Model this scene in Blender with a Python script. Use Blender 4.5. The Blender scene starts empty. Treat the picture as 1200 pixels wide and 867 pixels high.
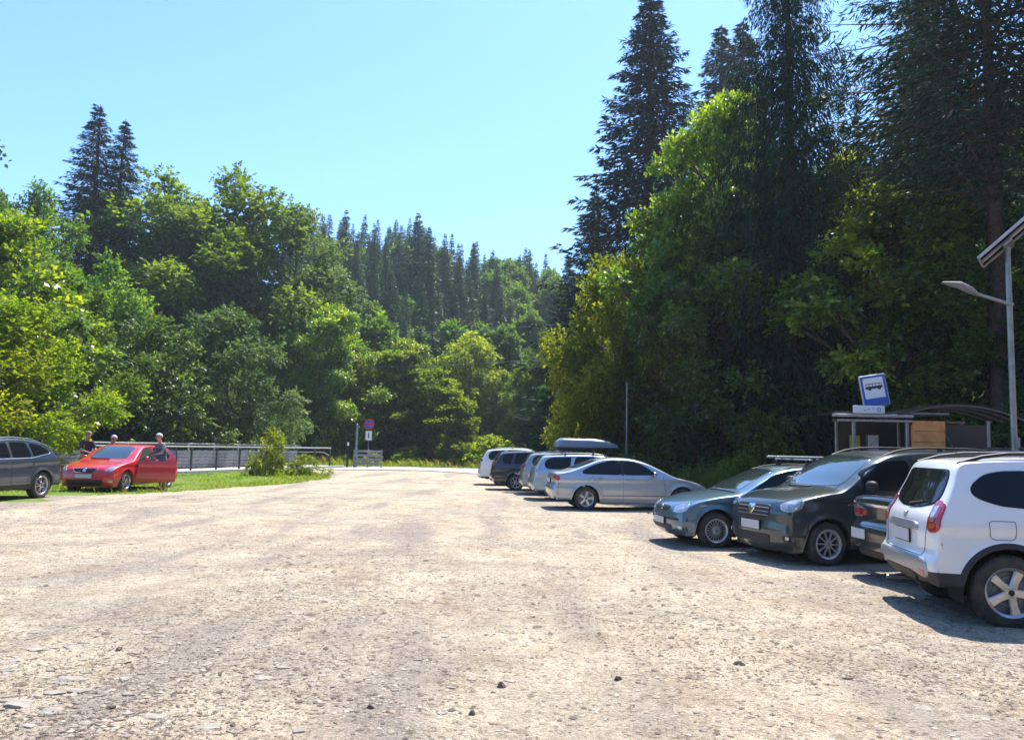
import bpy, math, random
import numpy as np
from mathutils import Vector, Matrix, Euler
from mathutils.bvhtree import BVHTree

random.seed(7)
rng = np.random.default_rng(11)
S = bpy.context.scene
C = bpy.context.scene.collection
R = math.radians

# ------------------------------------------------------------------ camera
cam_data = bpy.data.cameras.new('camera')
cam = bpy.data.objects.new('camera', cam_data)
C.objects.link(cam)
FPX = 950.0
cam_data.sensor_width = 36.0
cam_data.lens = FPX / 1200.0 * 36.0
cam_data.clip_start = 0.1
cam_data.clip_end = 3000.0
EYE = Vector((0.0, 0.0, 1.66))
PITCH = math.atan(90.0 / FPX)
ROLL = R(1.3)
CM = Matrix.Rotation(R(90) + PITCH, 4, 'X') @ Matrix.Rotation(ROLL, 4, 'Z')
CM.translation = EYE
cam.matrix_world = CM
S.camera = cam

# ------------------------------------------------------------------ sky, sun, exposure
SUN_AZ = R(24)      # to the right of straight ahead (+Y)
SUN_EL = R(60)
w = bpy.data.worlds.new('World')
S.world = w
w.use_nodes = True
nt = w.node_tree
nt.nodes.clear()
o_ = nt.nodes.new('ShaderNodeOutputWorld')
bg = nt.nodes.new('ShaderNodeBackground')
sk = nt.nodes.new('ShaderNodeTexSky')
sk.sky_type = 'NISHITA'
sk.sun_disc = False
sk.sun_elevation = SUN_EL
sk.sun_rotation = SUN_AZ
sk.air_density = 1.0
sk.dust_density = 0.6
sk.ozone_density = 1.0
hs = nt.nodes.new('ShaderNodeMixRGB')
hs.blend_type = 'MULTIPLY'
hs.inputs[0].default_value = 1.0
hs.inputs[2].default_value = (0.61, 0.93, 1.30, 1)
bg.inputs['Strength'].default_value = 0.125
nt.links.new(sk.outputs[0], hs.inputs[1])
nt.links.new(hs.outputs[0], bg.inputs[0])
nt.links.new(bg.outputs[0], o_.inputs[0])
sd = bpy.data.lights.new('sun', 'SUN')
sd.energy = 5.0
sd.angle = R(0.53)
sd.color = (1.0, 0.94, 0.84)
sun = bpy.data.objects.new('sun', sd)
C.objects.link(sun)
sdir = Vector((math.sin(SUN_AZ) * math.cos(SUN_EL), math.cos(SUN_AZ) * math.cos(SUN_EL), math.sin(SUN_EL)))
sun.rotation_euler = sdir.to_track_quat('Z', 'Y').to_euler()
sun.location = (20, 40, 60)
S.view_settings.view_transform = 'Standard'
S.view_settings.look = 'None'
S.view_settings.gamma = 1.0
S.view_settings.exposure = 1.0
S.view_settings.use_curve_mapping = False
cy = S.cycles
cy.max_bounces = 6
cy.diffuse_bounces = 3
cy.glossy_bounces = 3
cy.transmission_bounces = 4
cy.volume_bounces = 0
cy.transparent_max_bounces = 8
cy.caustics_reflective = False
cy.caustics_refractive = False
cy.sample_clamp_indirect = 4.0

# ------------------------------------------------------------------ helpers
def ss(a, b, v):
    t = np.clip((np.asarray(v, float) - a) / (b - a), 0, 1)
    return t * t * (3 - 2 * t)

def terr(x, y):
    """height of the ground"""
    x = np.asarray(x, float); y = np.asarray(y, float)
    z = -0.10 * ss(24, 34, y) * ss(-9, 0, x)
    z = z + 0.03 * np.sin(x * 0.31 + 1.0) * np.sin(y * 0.23) * ss(3, 9, np.abs(x) + np.abs(y))
    d = y + 0.45 * np.maximum(0, -x - 10)
    hill = np.interp(x, [-150, -85, -60, -25, 0, 40], [6, 20, 37, 43.5, 37.5, 33]) * ss(70, 222, d) + 6 * ss(222, 420, d)
    side = 6 * ss(34, 120, -x) * ss(0, 40, y + 20)
    gully = -2.6 * ss(17.5, 21, -x - 0.0 * y) * (1 - ss(26, 34, -x)) * ss(18, 28, y) * (1 - ss(60, 75, y))
    xr = x - 10 - 4.5 * (1 - ss(17, 26, y))
    right = 26 * ss(0, 46, xr)
    return z + hill + side + gully + np.maximum(right, 0)

def T(x, y):
    return float(terr(x, y))

def ray(px, py):
    v = Vector(((px - 600.0) / FPX, -(py - 433.5) / FPX, -1.0))
    return (CM.to_3x3() @ v).normalized()

def gp(px, py):
    """ground point seen at a place in the photograph"""
    d = ray(px, py)
    t = EYE.z / -d.z
    for _ in range(12):
        p = EYE + d * t
        t = (EYE.z - T(p.x, p.y)) / -d.z
    p = EYE + d * t
    return p

def ht(px, py, D):
    """point at depth D (metres along +Y) on the ray through a pixel"""
    d = ray(px, py)
    return EYE + d * (D / d.y)

def tag(o, label=None, cat=None, group=None, kind=None):
    if label: o['label'] = label
    if cat: o['category'] = cat
    if group: o['group'] = group
    if kind: o['kind'] = kind
    return o

def empty(name, loc=(0, 0, 0), rz=0.0):
    o = bpy.data.objects.new(name, None)
    o.empty_display_size = 0.3
    o.location = loc
    o.rotation_euler = (0, 0, rz)
    C.objects.link(o)
    return o

def link(name, me, parent=None):
    o = bpy.data.objects.new(name, me)
    C.objects.link(o)
    if parent is not None:
        o.parent = parent
    return o

def npmesh(name, verts, faces, mats, smooth=False, mi=None):
    verts = np.asarray(verts, np.float32); faces = np.asarray(faces, np.int32)
    me = bpy.data.meshes.new(name)
    n, k = faces.shape
    me.vertices.add(len(verts)); me.vertices.foreach_set('co', verts.ravel())
    me.loops.add(n * k); me.loops.foreach_set('vertex_index', faces.ravel())
    me.polygons.add(n)
    me.polygons.foreach_set('loop_start', np.arange(0, n * k, k, dtype=np.int32))
    me.polygons.foreach_set('loop_total', np.full(n, k, np.int32))
    if smooth: me.polygons.foreach_set('use_smooth', np.ones(n, bool))
    for m in (mats if isinstance(mats, (list, tuple)) else [mats]): me.materials.append(m)
    if mi is not None: me.polygons.foreach_set('material_index', np.asarray(mi, np.int32))
    me.update(calc_edges=True)
    return me

class MB:
    """collects boxes, tubes, lathes into one mesh"""
    def __init__(s): s.v = []; s.f = []
    def add(s, vs, fs):
        n = len(s.v); s.v.extend([tuple(q) for q in vs]); s.f.extend([tuple(i + n for i in f) for f in fs]); return s
    def box(s, c, d, M=None, bev=0.0):
        x, y, z = [q / 2 for q in d]
        if bev <= 0:
            vs = [(sx * x, sy * y, sz * z) for sz in (-1, 1) for sy in (-1, 1) for sx in (-1, 1)]
            fs = [(0, 2, 3, 1), (4, 5, 7, 6), (0, 1, 5, 4), (2, 6, 7, 3), (0, 4, 6, 2), (1, 3, 7, 5)]
        else:
            b = min(bev, x * .9, y * .9, z * .9)
            ring = lambda X, Y, Z: [(X - b, -Y, Z), (X, -Y + b, Z), (X, Y - b, Z), (X - b, Y, Z), (-X + b, Y, Z), (-X, Y - b, Z), (-X, -Y + b, Z), (-X + b, -Y, Z)]
            vs = ring(x - b, y - b, -z) + ring(x, y, -z + b) + ring(x, y, z - b) + ring(x - b, y - b, z)
            fs = [tuple(range(7, -1, -1)), tuple(range(24, 32))]
            for r in range(3):
                for i in range(8):
                    j = (i + 1) % 8
                    fs.append((r * 8 + i, r * 8 + j, r * 8 + 8 + j, r * 8 + 8 + i))
        out = []
        for q in vs:
            q = Vector(q)
            if M is not None: q = M @ q
            out.append(q + Vector(c))
        return s.add(out, fs)
    def tube(s, pts, r, n=8, cap=True):
        pts = [Vector(p) for p in pts]
        rs = r if isinstance(r, (list, tuple)) else [r] * len(pts)
        vs = []; fs = []
        up = None
        for i, p in enumerate(pts):
            a = pts[max(i - 1, 0)]; b = pts[min(i + 1, len(pts) - 1)]
            t = (b - a).normalized()
            if up is None: up = t.orthogonal().normalized()
            up = (up - t * up.dot(t))
            up = up.normalized() if up.length > 1e-6 else t.orthogonal().normalized()
            bi = t.cross(up)
            for k in range(n):
                an = 2 * math.pi * k / n
                vs.append(p + (up * math.cos(an) + bi * math.sin(an)) * rs[i])
        for i in range(len(pts) - 1):
            for k in range(n):
                k2 = (k + 1) % n
                fs.append((i * n + k, i * n + k2, i * n + n + k2, i * n + n + k))
        if cap:
            fs.append(tuple(range(n - 1, -1, -1))); fs.append(tuple((len(pts) - 1) * n + k for k in range(n)))
        return s.add(vs, fs)
    def lathe(s, prof, n=32, axis='z', c=(0, 0, 0), arc=None):
        vs = []; fs = []
        for k in range(n):
            a = 2 * math.pi * k / n
            for (r, h) in prof:
                if axis == 'z': q = (r * math.cos(a), r * math.sin(a), h)
                elif axis == 'y': q = (r * math.cos(a), h, r * math.sin(a))
                else: q = (h, r * math.cos(a), r * math.sin(a))
                vs.append((q[0] + c[0], q[1] + c[1], q[2] + c[2]))
        m = len(prof)
        for k in range(n):
            k2 = (k + 1) % n
            for i in range(m - 1):
                fs.append((k * m + i, k2 * m + i, k2 * m + i + 1, k * m + i + 1))
        return s.add(vs, fs)
    def mesh(s, name, mat, smooth=False):
        me = bpy.data.meshes.new(name)
        me.from_pydata(s.v, [], s.f)
        for m in (mat if isinstance(mat, (list, tuple)) else [mat]): me.materials.append(m)
        if smooth: me.polygons.foreach_set('use_smooth', [True] * len(me.polygons))
        me.update()
        import bmesh
        bm = bmesh.new(); bm.from_mesh(me); bmesh.ops.recalc_face_normals(bm, faces=bm.faces); bm.to_mesh(me); bm.free()
        if smooth:
            try: me.set_sharp_from_angle(angle=R(40))
            except Exception: pass
        return me
    def build(s, name, mat, parent=None, smooth=False):
        return link(name, s.mesh(name, mat, smooth), parent)

# ------------------------------------------------------------------ materials
def newmat(name):
    m = bpy.data.materials.new(name); m.use_nodes = True
    n = m.node_tree
    return m, n, n.nodes['Principled BSDF'], n.nodes['Material Output']

def simple(name, col, rough=0.6, metal=0.0, coat=0.0, spec=0.5, noise=0.0, nscale=8.0, bump=0.0, col2=None):
    m, n, p, out = newmat(name)
    p.inputs['Base Color'].default_value = (*col, 1)
    p.inputs['Roughness'].default_value = rough
    p.inputs['Metallic'].default_value = metal
    p.inputs['Coat Weight'].default_value = coat
    p.inputs['Coat Roughness'].default_value = 0.04
    p.inputs['Specular IOR Level'].default_value = spec
    if noise > 0 or bump > 0:
        tc = n.nodes.new('ShaderNodeTexCoord')
        ns = n.nodes.new('ShaderNodeTexNoise'); ns.inputs['Scale'].default_value = nscale; ns.inputs['Detail'].default_value = 5
        n.links.new(tc.outputs['Object'], ns.inputs['Vector'])
        if noise > 0:
            cr = n.nodes.new('ShaderNodeValToRGB')
            c2 = col2 or tuple(c * (1 - noise) for c in col)
            cr.color_ramp.elements[0].position = 0.35; cr.color_ramp.elements[0].color = (*c2, 1)
            cr.color_ramp.elements[1].position = 0.65; cr.color_ramp.elements[1].color = (*col, 1)
            n.links.new(ns.outputs['Fac'], cr.inputs[0]); n.links.new(cr.outputs[0], p.inputs['Base Color'])
        if bump > 0:
            b = n.nodes.new('ShaderNodeBump'); b.inputs['Strength'].default_value = bump; b.inputs['Distance'].default_value = 0.02
            n.links.new(ns.outputs['Fac'], b.inputs['Height']); n.links.new(b.outputs[0], p.inputs['Normal'])
    return m

def leafmat(name, cols, trans=0.38, tcol=None, hue=0.03, scale=0.35, rough=0.55, spec=0.2):
    """cols: dark, mid, light; varied by leaf, by patch, and by plant"""
    m, n, p, out = newmat(name)
    N = n.nodes; L = n.links
    geo = N.new('ShaderNodeNewGeometry'); oi = N.new('ShaderNodeObjectInfo'); tc = N.new('ShaderNodeTexCoord')
    ns = N.new('ShaderNodeTexNoise'); ns.inputs['Scale'].default_value = scale; ns.inputs['Detail'].default_value = 3
    L.new(tc.outputs['Object'], ns.inputs['Vector'])
    add = N.new('ShaderNodeMath'); add.operation = 'MULTIPLY_ADD'; add.inputs[1].default_value = 0.55
    L.new(geo.outputs['Random Per Island'], add.inputs[0])
    m2 = N.new('ShaderNodeMath'); m2.operation = 'MULTIPLY_ADD'; m2.inputs[1].default_value = 1.5; m2.inputs[2].default_value = -0.53
    L.new(ns.outputs['Fac'], m2.inputs[0]); L.new(m2.outputs[0], add.inputs[2])
    cr = N.new('ShaderNodeValToRGB'); e = cr.color_ramp.elements
    e[0].position = 0.05; e[0].color = (*cols[0], 1); e[1].position = 0.95; e[1].color = (*cols[2], 1)
    q = e.new(0.5); q.color = (*cols[1], 1)
    L.new(add.outputs[0], cr.inputs[0])
    hsv = N.new('ShaderNodeHueSaturation')
    mr = N.new('ShaderNodeMapRange'); mr.inputs[3].default_value = 0.5 - hue; mr.inputs[4].default_value = 0.5 + hue
    L.new(oi.outputs['Random'], mr.inputs[0]); L.new(mr.outputs[0], hsv.inputs['Hue'])
    fr = N.new('ShaderNodeMath'); fr.operation = 'MULTIPLY'; fr.inputs[1].default_value = 7.31
    f2 = N.new('ShaderNodeMath'); f2.operation = 'FRACT'
    L.new(oi.outputs['Random'], fr.inputs[0]); L.new(fr.outputs[0], f2.inputs[0])
    mv = N.new('ShaderNodeMapRange'); mv.inputs[3].default_value = 0.78; mv.inputs[4].default_value = 1.2
    L.new(f2.outputs[0], mv.inputs[0]); L.new(mv.outputs[0], hsv.inputs['Value'])
    L.new(cr.outputs[0], hsv.inputs['Color'])
    L.new(hsv.outputs[0], p.inputs['Base Color'])
    p.inputs['Roughness'].default_value = rough; p.inputs['Specular IOR Level'].default_value = spec
    tr = N.new('ShaderNodeBsdfTranslucent')
    mx = N.new('ShaderNodeMixRGB'); mx.blend_type = 'MULTIPLY'; mx.inputs[0].default_value = 1.0
    tcol = tcol or (1.9, 1.9, 0.5)
    mx.inputs[2].default_value = (*tcol, 1)
    L.new(hsv.outputs[0], mx.inputs[1]); L.new(mx.outputs[0], tr.inputs['Color'])
    ms = N.new('ShaderNodeMixShader'); ms.inputs[0].default_value = trans
    L.new(p.outputs[0], ms.inputs[1]); L.new(tr.outputs[0], ms.inputs[2]); L.new(ms.outputs[0], out.inputs['Surface'])
    return m

def paint(name, col, metal=0.35, rough=0.35, flake=True):
    m, n, p, out = newmat(name)
    N = n.nodes; L = n.links
    tc = N.new('ShaderNodeTexCoord')
    # dust film, thicker low down on the car
    sep = N.new('ShaderNodeSeparateXYZ'); L.new(tc.outputs['Object'], sep.inputs[0])
    mr = N.new('ShaderNodeMapRange'); mr.inputs[1].default_value = 0.2; mr.inputs[2].default_value = 0.75; mr.inputs[3].default_value = 0.30; mr.inputs[4].default_value = 0.03
    L.new(sep.outputs[2], mr.inputs[0])
    ns = N.new('ShaderNodeTexNoise'); ns.inputs['Scale'].default_value = 3.5; ns.inputs['Detail'].default_value = 6
    L.new(tc.outputs['Object'], ns.inputs['Vector'])
    mu = N.new('ShaderNodeMath'); mu.operation = 'MULTIPLY'; L.new(mr.outputs[0], mu.inputs[0]); L.new(ns.outputs['Fac'], mu.inputs[1])
    mx = N.new('ShaderNodeMixRGB'); mx.inputs[1].default_value = (*col, 1); mx.inputs[2].default_value = (0.36, 0.31, 0.25, 1)
    L.new(mu.outputs[0], mx.inputs[0]); L.new(mx.outputs[0], p.inputs['Base Color'])
    p.inputs['Metallic'].default_value = metal
    p.inputs['Roughness'].default_value = rough
    p.inputs['Coat Weight'].default_value = 1.0
    ad = N.new('ShaderNodeMath'); ad.operation = 'MULTIPLY_ADD'; ad.inputs[1].default_value = 0.9; ad.inputs[2].default_value = 0.03
    L.new(mu.outputs[0], ad.inputs[0]); L.new(ad.outputs[0], p.inputs['Coat Roughness'])
    return m

M = {}
M['glass'] = simple('car_glass', (0.008, 0.010, 0.013), 0.02, 0, 0.0, 0.22)
M['screen'] = simple('windscreen_glass', (0.03, 0.045, 0.05), 0.02, 0, 1.0, 1.0)
M['black'] = simple('black_plastic', (0.018, 0.018, 0.02), 0.6, noise=0.3, nscale=30)
M['seam'] = simple('seam_dark', (0.008, 0.008, 0.009), 0.8)
M['rubber'] = simple('tyre_rubber', (0.022, 0.021, 0.021), 0.85, noise=0.5, nscale=9, bump=0.3, col2=(0.07, 0.06, 0.05))
M['alloy'] = simple('alloy_rim', (0.55, 0.55, 0.56), 0.28, 0.8, noise=0.25, nscale=14)
M['hubcap'] = simple('hubcap_silver', (0.50, 0.50, 0.51), 0.35, 0.5)
M['chrome'] = simple('chrome', (0.78, 0.78, 0.8), 0.08, 1.0)
M['silver'] = simple('silver_plastic', (0.36, 0.36, 0.37), 0.38, 0.5)
M['plate'] = simple('number_plate', (0.52, 0.52, 0.53), 0.5)
M['plateblue'] = simple('plate_band', (0.02, 0.06, 0.35), 0.4)
M['redlens'] = simple('red_lens', (0.38, 0.008, 0.012), 0.12, 0, 1.0)
M['darkred'] = simple('dark_red_lens', (0.16, 0.006, 0.012), 0.10, 0, 1.0)
M['clearlens'] = simple('clear_lens', (0.62, 0.64, 0.66), 0.08, 0.55, 1.0, noise=0.65, nscale=13)
M['orange']=simple('orange_lens', (0.55, 0.09, 0.02), 0.15, 0, 1.0)
M['amber'] = simple('amber_lens', (0.65, 0.22, 0.03), 0.15, 0, 1.0)
M['well'] = simple('wheel_well', (0.01, 0.01, 0.01), 0.95)
M['galv'] = simple('galvanised_steel', (0.30, 0.31, 0.32), 0.45, 0.7, noise=0.25, nscale=10)
M['greymetal'] = simple('grey_paint_metal', (0.22, 0.23, 0.25), 0.5, 0.2, noise=0.2)
M['bark'] = simple('bark_grey_brown', (0.16, 0.12, 0.09), 0.95, noise=0.55, nscale=12, bump=0.8)
M['barkd'] = simple('bark_spruce', (0.10, 0.07, 0.055), 0.95, noise=0.5, nscale=10, bump=0.8)
# ------------------------------------------------------------------ the ground
def ground_material(name, kind):
    m, n, p, out = newmat(name)
    N = n.nodes; L = n.links
    tc = N.new('ShaderNodeTexCoord')
    def noise(sc, det=6, rough=0.6, dist=0.0, mapping=None):
        t = N.new('ShaderNodeTexNoise'); t.inputs['Scale'].default_value = sc; t.inputs['Detail'].default_value = det
        t.inputs['Roughness'].default_value = rough; t.inputs['Distortion'].default_value = dist
        L.new(tc.outputs['Object'], t.inputs['Vector']); return t
    def ramp(src, stops):
        r = N.new('ShaderNodeValToRGB'); e = r.color_ramp.elements
        e[0].position, e[0].color = stops[0][0], (*stops[0][1], 1)
        e[1].position, e[1].color = stops[-1][0], (*stops[-1][1], 1)
        for q, c in stops[1:-1]:
            z = e.new(q); z.color = (*c, 1)
        L.new(src, r.inputs[0]); return r.outputs[0]
    def mix(fac, a, b, mode='MIX'):
        x = N.new('ShaderNodeMixRGB'); x.blend_type = mode
        if isinstance(fac, float): x.inputs[0].default_value = fac
        else: L.new(fac, x.inputs[0])
        L.new(a, x.inputs[1])
        if isinstance(b, tuple): x.inputs[2].default_value = (*b, 1)
        else: L.new(b, x.inputs[2])
        return x.outputs[0]
    if kind == 'lot':
        big = noise(0.33, 5, 0.6, 0.4)
        base = ramp(noise(1.3, 8, 0.65).outputs['Fac'], [(0.3, (0.46, 0.37, 0.27)), (0.5, (0.62, 0.52, 0.385)), (0.7, (0.71, 0.615, 0.475))])
        grey = ramp(noise(3.1, 8, 0.7).outputs['Fac'], [(0.3, (0.20, 0.19, 0.185)), (0.7, (0.44, 0.42, 0.41))])
        patch = ramp(big.outputs['Fac'], [(0.47, (0, 0, 0)), (0.66, (0.55, 0.55, 0.55))])
        c = mix(patch, base, grey)
        brown = ramp(noise(0.8, 6, 0.65).outputs['Fac'], [(0.5, (0, 0, 0)), (0.72, (0.6, 0.6, 0.6))])
        c = mix(brown, c, (0.33, 0.235, 0.165))
        mp = N.new('ShaderNodeMapping'); mp.inputs['Scale'].default_value = (0.9, 0.16, 1); mp.inputs['Rotation'].default_value = (0, 0, .35); L.new(tc.outputs['Object'], mp.inputs[0])
        st = N.new('ShaderNodeTexNoise'); st.inputs['Scale'].default_value = 1.0; st.inputs['Detail'].default_value = 6; L.new(mp.outputs[0], st.inputs['Vector'])
        c = mix(ramp(st.outputs['Fac'], [(0.5, (0, 0, 0)), (0.64, (0.8, 0.8, 0.8))]), c, (0.36, 0.315, 0.28))
        v = N.new('ShaderNodeTexVoronoi'); v.inputs['Scale'].default_value = 34; v.inputs['Randomness'].default_value = 1.0
        L.new(tc.outputs['Object'], v.inputs['Vector'])
        v2 = N.new('ShaderNodeTexVoronoi'); v2.inputs['Scale'].default_value = 13
        L.new(tc.outputs['Object'], v2.inputs['Vector'])
        peb = ramp(v.outputs['Color'], [(0.0, (0.38, 0.35, 0.33)), (0.28, (0.9, 0.88, 0.86)), (1.0, (1.18, 1.16, 1.12))])
        c = mix(0.75, c, peb, 'MULTIPLY')
        peb2 = ramp(v2.outputs['Color'], [(0.0, (0.7, 0.68, 0.66)), (0.3, (1, 1, 1)), (1.0, (1.08, 1.07, 1.05))])
        c = mix(0.6, c, peb2, 'MULTIPLY')
        fine = noise(60, 4, 0.7)
        c = mix(0.5, c, ramp(fine.outputs['Fac'], [(0.32, (0.6, 0.58, 0.56)), (0.52, (1.05, 1.05, 1.05))]), 'MULTIPLY')
        smask = ramp(noise(0.75, 5, .6, .5).outputs['Fac'], [(0.42, (.12, .12, .12)), (0.6, (.9, .9, .9))])
        c = mix(smask, c, ramp(noise(16, 5, 0.75, .6).outputs['Fac'], [(0.36, (0.36, 0.31, 0.27)), (0.46, (1.0, 1.0, 1.0))]), 'MULTIPLY')
        c = mix(0.7, c, ramp(noise(5.5, 7, 0.8, .8).outputs['Fac'], [(0.36, (0.45, 0.39, 0.34)), (0.47, (1.03, 1.03, 1.03))]), 'MULTIPLY')
        L.new(c, p.inputs['Base Color']); p.inputs['Roughness'].default_value = 0.95; p.inputs['Specular IOR Level'].default_value = 0.15
        b1 = N.new('ShaderNodeBump'); b1.inputs['Strength'].default_value = 1.0; b1.inputs['Distance'].default_value = 0.02
        L.new(v.outputs['Distance'], b1.inputs['Height']); b1.invert = True
        b2 = N.new('ShaderNodeBump'); b2.inputs['Strength'].default_value = 1.0; b2.inputs['Distance'].default_value = 0.09
        L.new(noise(7, 8, 0.7).outputs['Fac'], b2.inputs['Height']); L.new(b2.outputs[0], b1.inputs['Normal'])
        b3 = N.new('ShaderNodeBump'); b3.inputs['Strength'].default_value = 0.8; b3.inputs['Distance'].default_value = 0.02
        L.new(fine.outputs['Fac'], b3.inputs['Height']); L.new(b1.outputs[0], b3.inputs['Normal'])
        L.new(b3.outputs[0], p.inputs['Normal'])
    elif kind == 'forest':
        c = ramp(noise(0.6, 8, 0.7).outputs['Fac'], [(0.3, (0.035, 0.045, 0.015)), (0.5, (0.055, 0.085, 0.02)), (0.7, (0.10, 0.085, 0.05))])
        L.new(c, p.inputs['Base Color']); p.inputs['Roughness'].default_value = 1.0; p.inputs['Specular IOR Level'].default_value = 0.1
        b2 = N.new('ShaderNodeBump'); b2.inputs['Distance'].default_value = 0.25
        L.new(noise(2.2, 8, 0.7).outputs['Fac'], b2.inputs['Height']); L.new(b2.outputs[0], p.inputs['Normal'])
    elif kind == 'verge':
        c = ramp(noise(2.2, 8, 0.7).outputs['Fac'], [(0.3, (0.07, 0.11, 0.02)), (0.5, (0.12, 0.19, 0.03)), (0.72, (0.22, 0.22, 0.08))])
        L.new(c, p.inputs['Base Color']); p.inputs['Roughness'].default_value = 1.0; p.inputs['Specular IOR Level'].default_value = 0.1
    elif kind == 'road':
        c = ramp(noise(2.0, 8, 0.7).outputs['Fac'], [(0.3, (0.36, 0.35, 0.34)), (0.7, (0.52, 0.50, 0.48))])
        c = mix(0.5, c, ramp(noise(45, 3).outputs['Fac'], [(0.3, (0.6, 0.6, 0.6)), (0.6, (1.1, 1.1, 1.1))]), 'MULTIPLY')
        L.new(c, p.inputs['Base Color']); p.inputs['Roughness'].default_value = 0.9
    return m

M['lot'] = ground_material('gravel_and_sand', 'lot')
M['forest'] = ground_material('forest_floor', 'forest')
M['verge'] = ground_material('short_grass', 'verge')
M['road'] = ground_material('worn_pale_road', 'road')

def grid(name, xs, ys, zf, mat, mask=None):
    X, Y = np.meshgrid(xs, ys)
    Z = zf(X, Y)
    v = np.stack([X.ravel(), Y.ravel(), Z.ravel()], 1)
    nx, ny = len(xs), len(ys)
    i = (np.arange(ny - 1)[:, None] * nx + np.arange(nx - 1)[None, :]).ravel()
    f = np.stack([i, i + 1, i + nx + 1, i + nx], 1)
    if mask is not None:
        c = v[f].mean(1)
        f = f[mask(c[:, 0], c[:, 1])]
        u, inv = np.unique(f.ravel(), return_inverse=True)
        v = v[u]; f = inv.reshape(-1, 4)
    return link(name, npmesh(name, v, f, mat, smooth=True))

def sxs(a, b, n, k):
    t = np.linspace(-1, 1, n)
    s = np.sinh(t * k) / math.sinh(k)
    return np.where(s < 0, s * a, s * b)

def vnoise(x, y, s, seed=0):
    """cheap smooth value noise"""
    x = np.asarray(x) / s; y = np.asarray(y) / s
    xi = np.floor(x).astype(np.int64); yi = np.floor(y).astype(np.int64)
    fx = x - xi; fy = y - yi
    fx = fx * fx * (3 - 2 * fx); fy = fy * fy * (3 - 2 * fy)
    def h(a, b):
        q = (a * 374761393 + b * 668265263 + seed * 974711) & 0x7fffffff
        q = ((q ^ (q >> 13)) * 1274126177) & 0x7fffffff
        return (q & 0xffff) / 65535.0
    return (h(xi, yi) * (1 - fx) * (1 - fy) + h(xi + 1, yi) * fx * (1 - fy) + h(xi, yi + 1) * (1 - fx) * fy + h(xi + 1, yi + 1) * fx * fy)

LOT = [(-60, -30), (-60, 21.5), (-15, 22.4), (-13.2, 22.9), (-11.6, 23.6), (-10.4, 25.6), (-9.2, 31), (-8.5, 37.5), (-9.6, 43), (-12.5, 48.5), (-5.5, 53), (3, 50), (9.0, 44), (9.2, 30), (9.6, 22.5), (13.5, 15.5), (17, 12), (45, 9), (60, -30)]
ROAD = [(-22, 52.0), (-12.9, 47.6), (-5.5, 52.6), (3, 49.6), (9.5, 45), (12, 54), (2, 62.5), (-5, 62), (-9.5, 58.6), (-13, 55.0), (-22, 60)]
VERGE = [(-60, 20), (-10, 20), (-7, 36), (-8, 45), (-16, 50), (-16, 34), (-18.5, 30), (-30, 28)]
VERGE2 = [(-20, 53), (-13, 54), (-9.5, 58), (-5, 61.5), (2, 62), (12, 53), (14, 60), (2, 80), (-30, 80), (-34, 62)]

def inpoly(poly, x, y):
    x = np.asarray(x); y = np.asarray(y); r = np.zeros(x.shape, bool)
    n = len(poly)
    for i in range(n):
        x1, y1 = poly[i]; x2, y2 = poly[(i + 1) % n]
        c = (y1 > y) != (y2 > y)
        xx = (x2 - x1) * (y - y1) / (y2 - y1 + 1e-12) + x1
        r ^= c & (x < xx)
    return r

def jit(x, y, a=0.5):
    return x + a * (vnoise(x, y, 0.9, 3) - 0.5) * 2 + a * .6 * (vnoise(x, y, 0.35, 5) - 0.5) * 2, y + a * (vnoise(x, y, 0.9, 4) - 0.5) * 2

ground = grid('ground', sxs(420, 420, 170, 3.2), np.concatenate([-sxs(1, 60, 21, 1)[::-1][:10][::-1] * 0 + np.linspace(-60, -3, 10), np.linspace(0, 90, 91), np.linspace(93, 460, 70)]),
              lambda x, y: terr(x, y) - 0.05 * inpoly(LOT, x, y) + 0.35 * (vnoise(x, y, 4, 9) - 0.5) * (ss(12, 20, np.abs(x)) * (y > 20) + (y > 75)), M['forest'])
tag(ground, kind='structure')

def lotz(x, y):
    near = 1 - ss(20, 45, np.hypot(x, y))
    rut = 0.035 * (vnoise(x, y, 2.7, 21) - 0.5) + 0.022 * (vnoise(x, y, 0.9, 22) - 0.5) + 0.012 * (vnoise(x, y, 0.33, 23) - 0.5)
    return terr(x, y) + 0.012 + rut * near
xs = np.concatenate([np.linspace(-60, -14, 40), np.linspace(-13.7, 13.7, 230), np.linspace(14, 60, 40)])
ys = np.concatenate([np.linspace(-30, 2.5, 20), np.linspace(2.6, 16, 190), np.linspace(16.2, 34, 100), np.linspace(34.4, 54, 50)])
lot = grid('gravel_lot', xs, ys, lotz, M['lot'], lambda x, y: inpoly(LOT, *jit(x, y, 0.3)))
tag(lot, kind='structure')
road = grid('road', np.linspace(-23, 13, 110), np.linspace(44, 64, 70), lambda x, y: terr(x, y) + 0.05, M['road'], lambda x, y: inpoly(ROAD, *jit(x, y, 0.25)))
tag(road, kind='structure')
verge = grid('grass_verge', np.linspace(-45, -6, 120), np.linspace(20, 52, 100), lambda x, y: terr(x, y) + 0.004 + 0.05 * vnoise(x, y, 1.4, 2) * ss(9.5, 12, -x) - 0.03 * inpoly(LOT, x, y), M['verge'], lambda x, y: inpoly(VERGE, *jit(x, y, 0.5)))
tag(verge, kind='structure')
verge2 = grid('grass_verge', np.linspace(-36, 14, 90), np.linspace(52, 82, 50), lambda x, y: terr(x, y) + 0.02 + 0.08 * vnoise(x, y, 1.8, 2), M['verge'], lambda x, y: inpoly(VERGE2, *jit(x, y, 0.5)))
tag(verge2, kind='structure')

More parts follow.
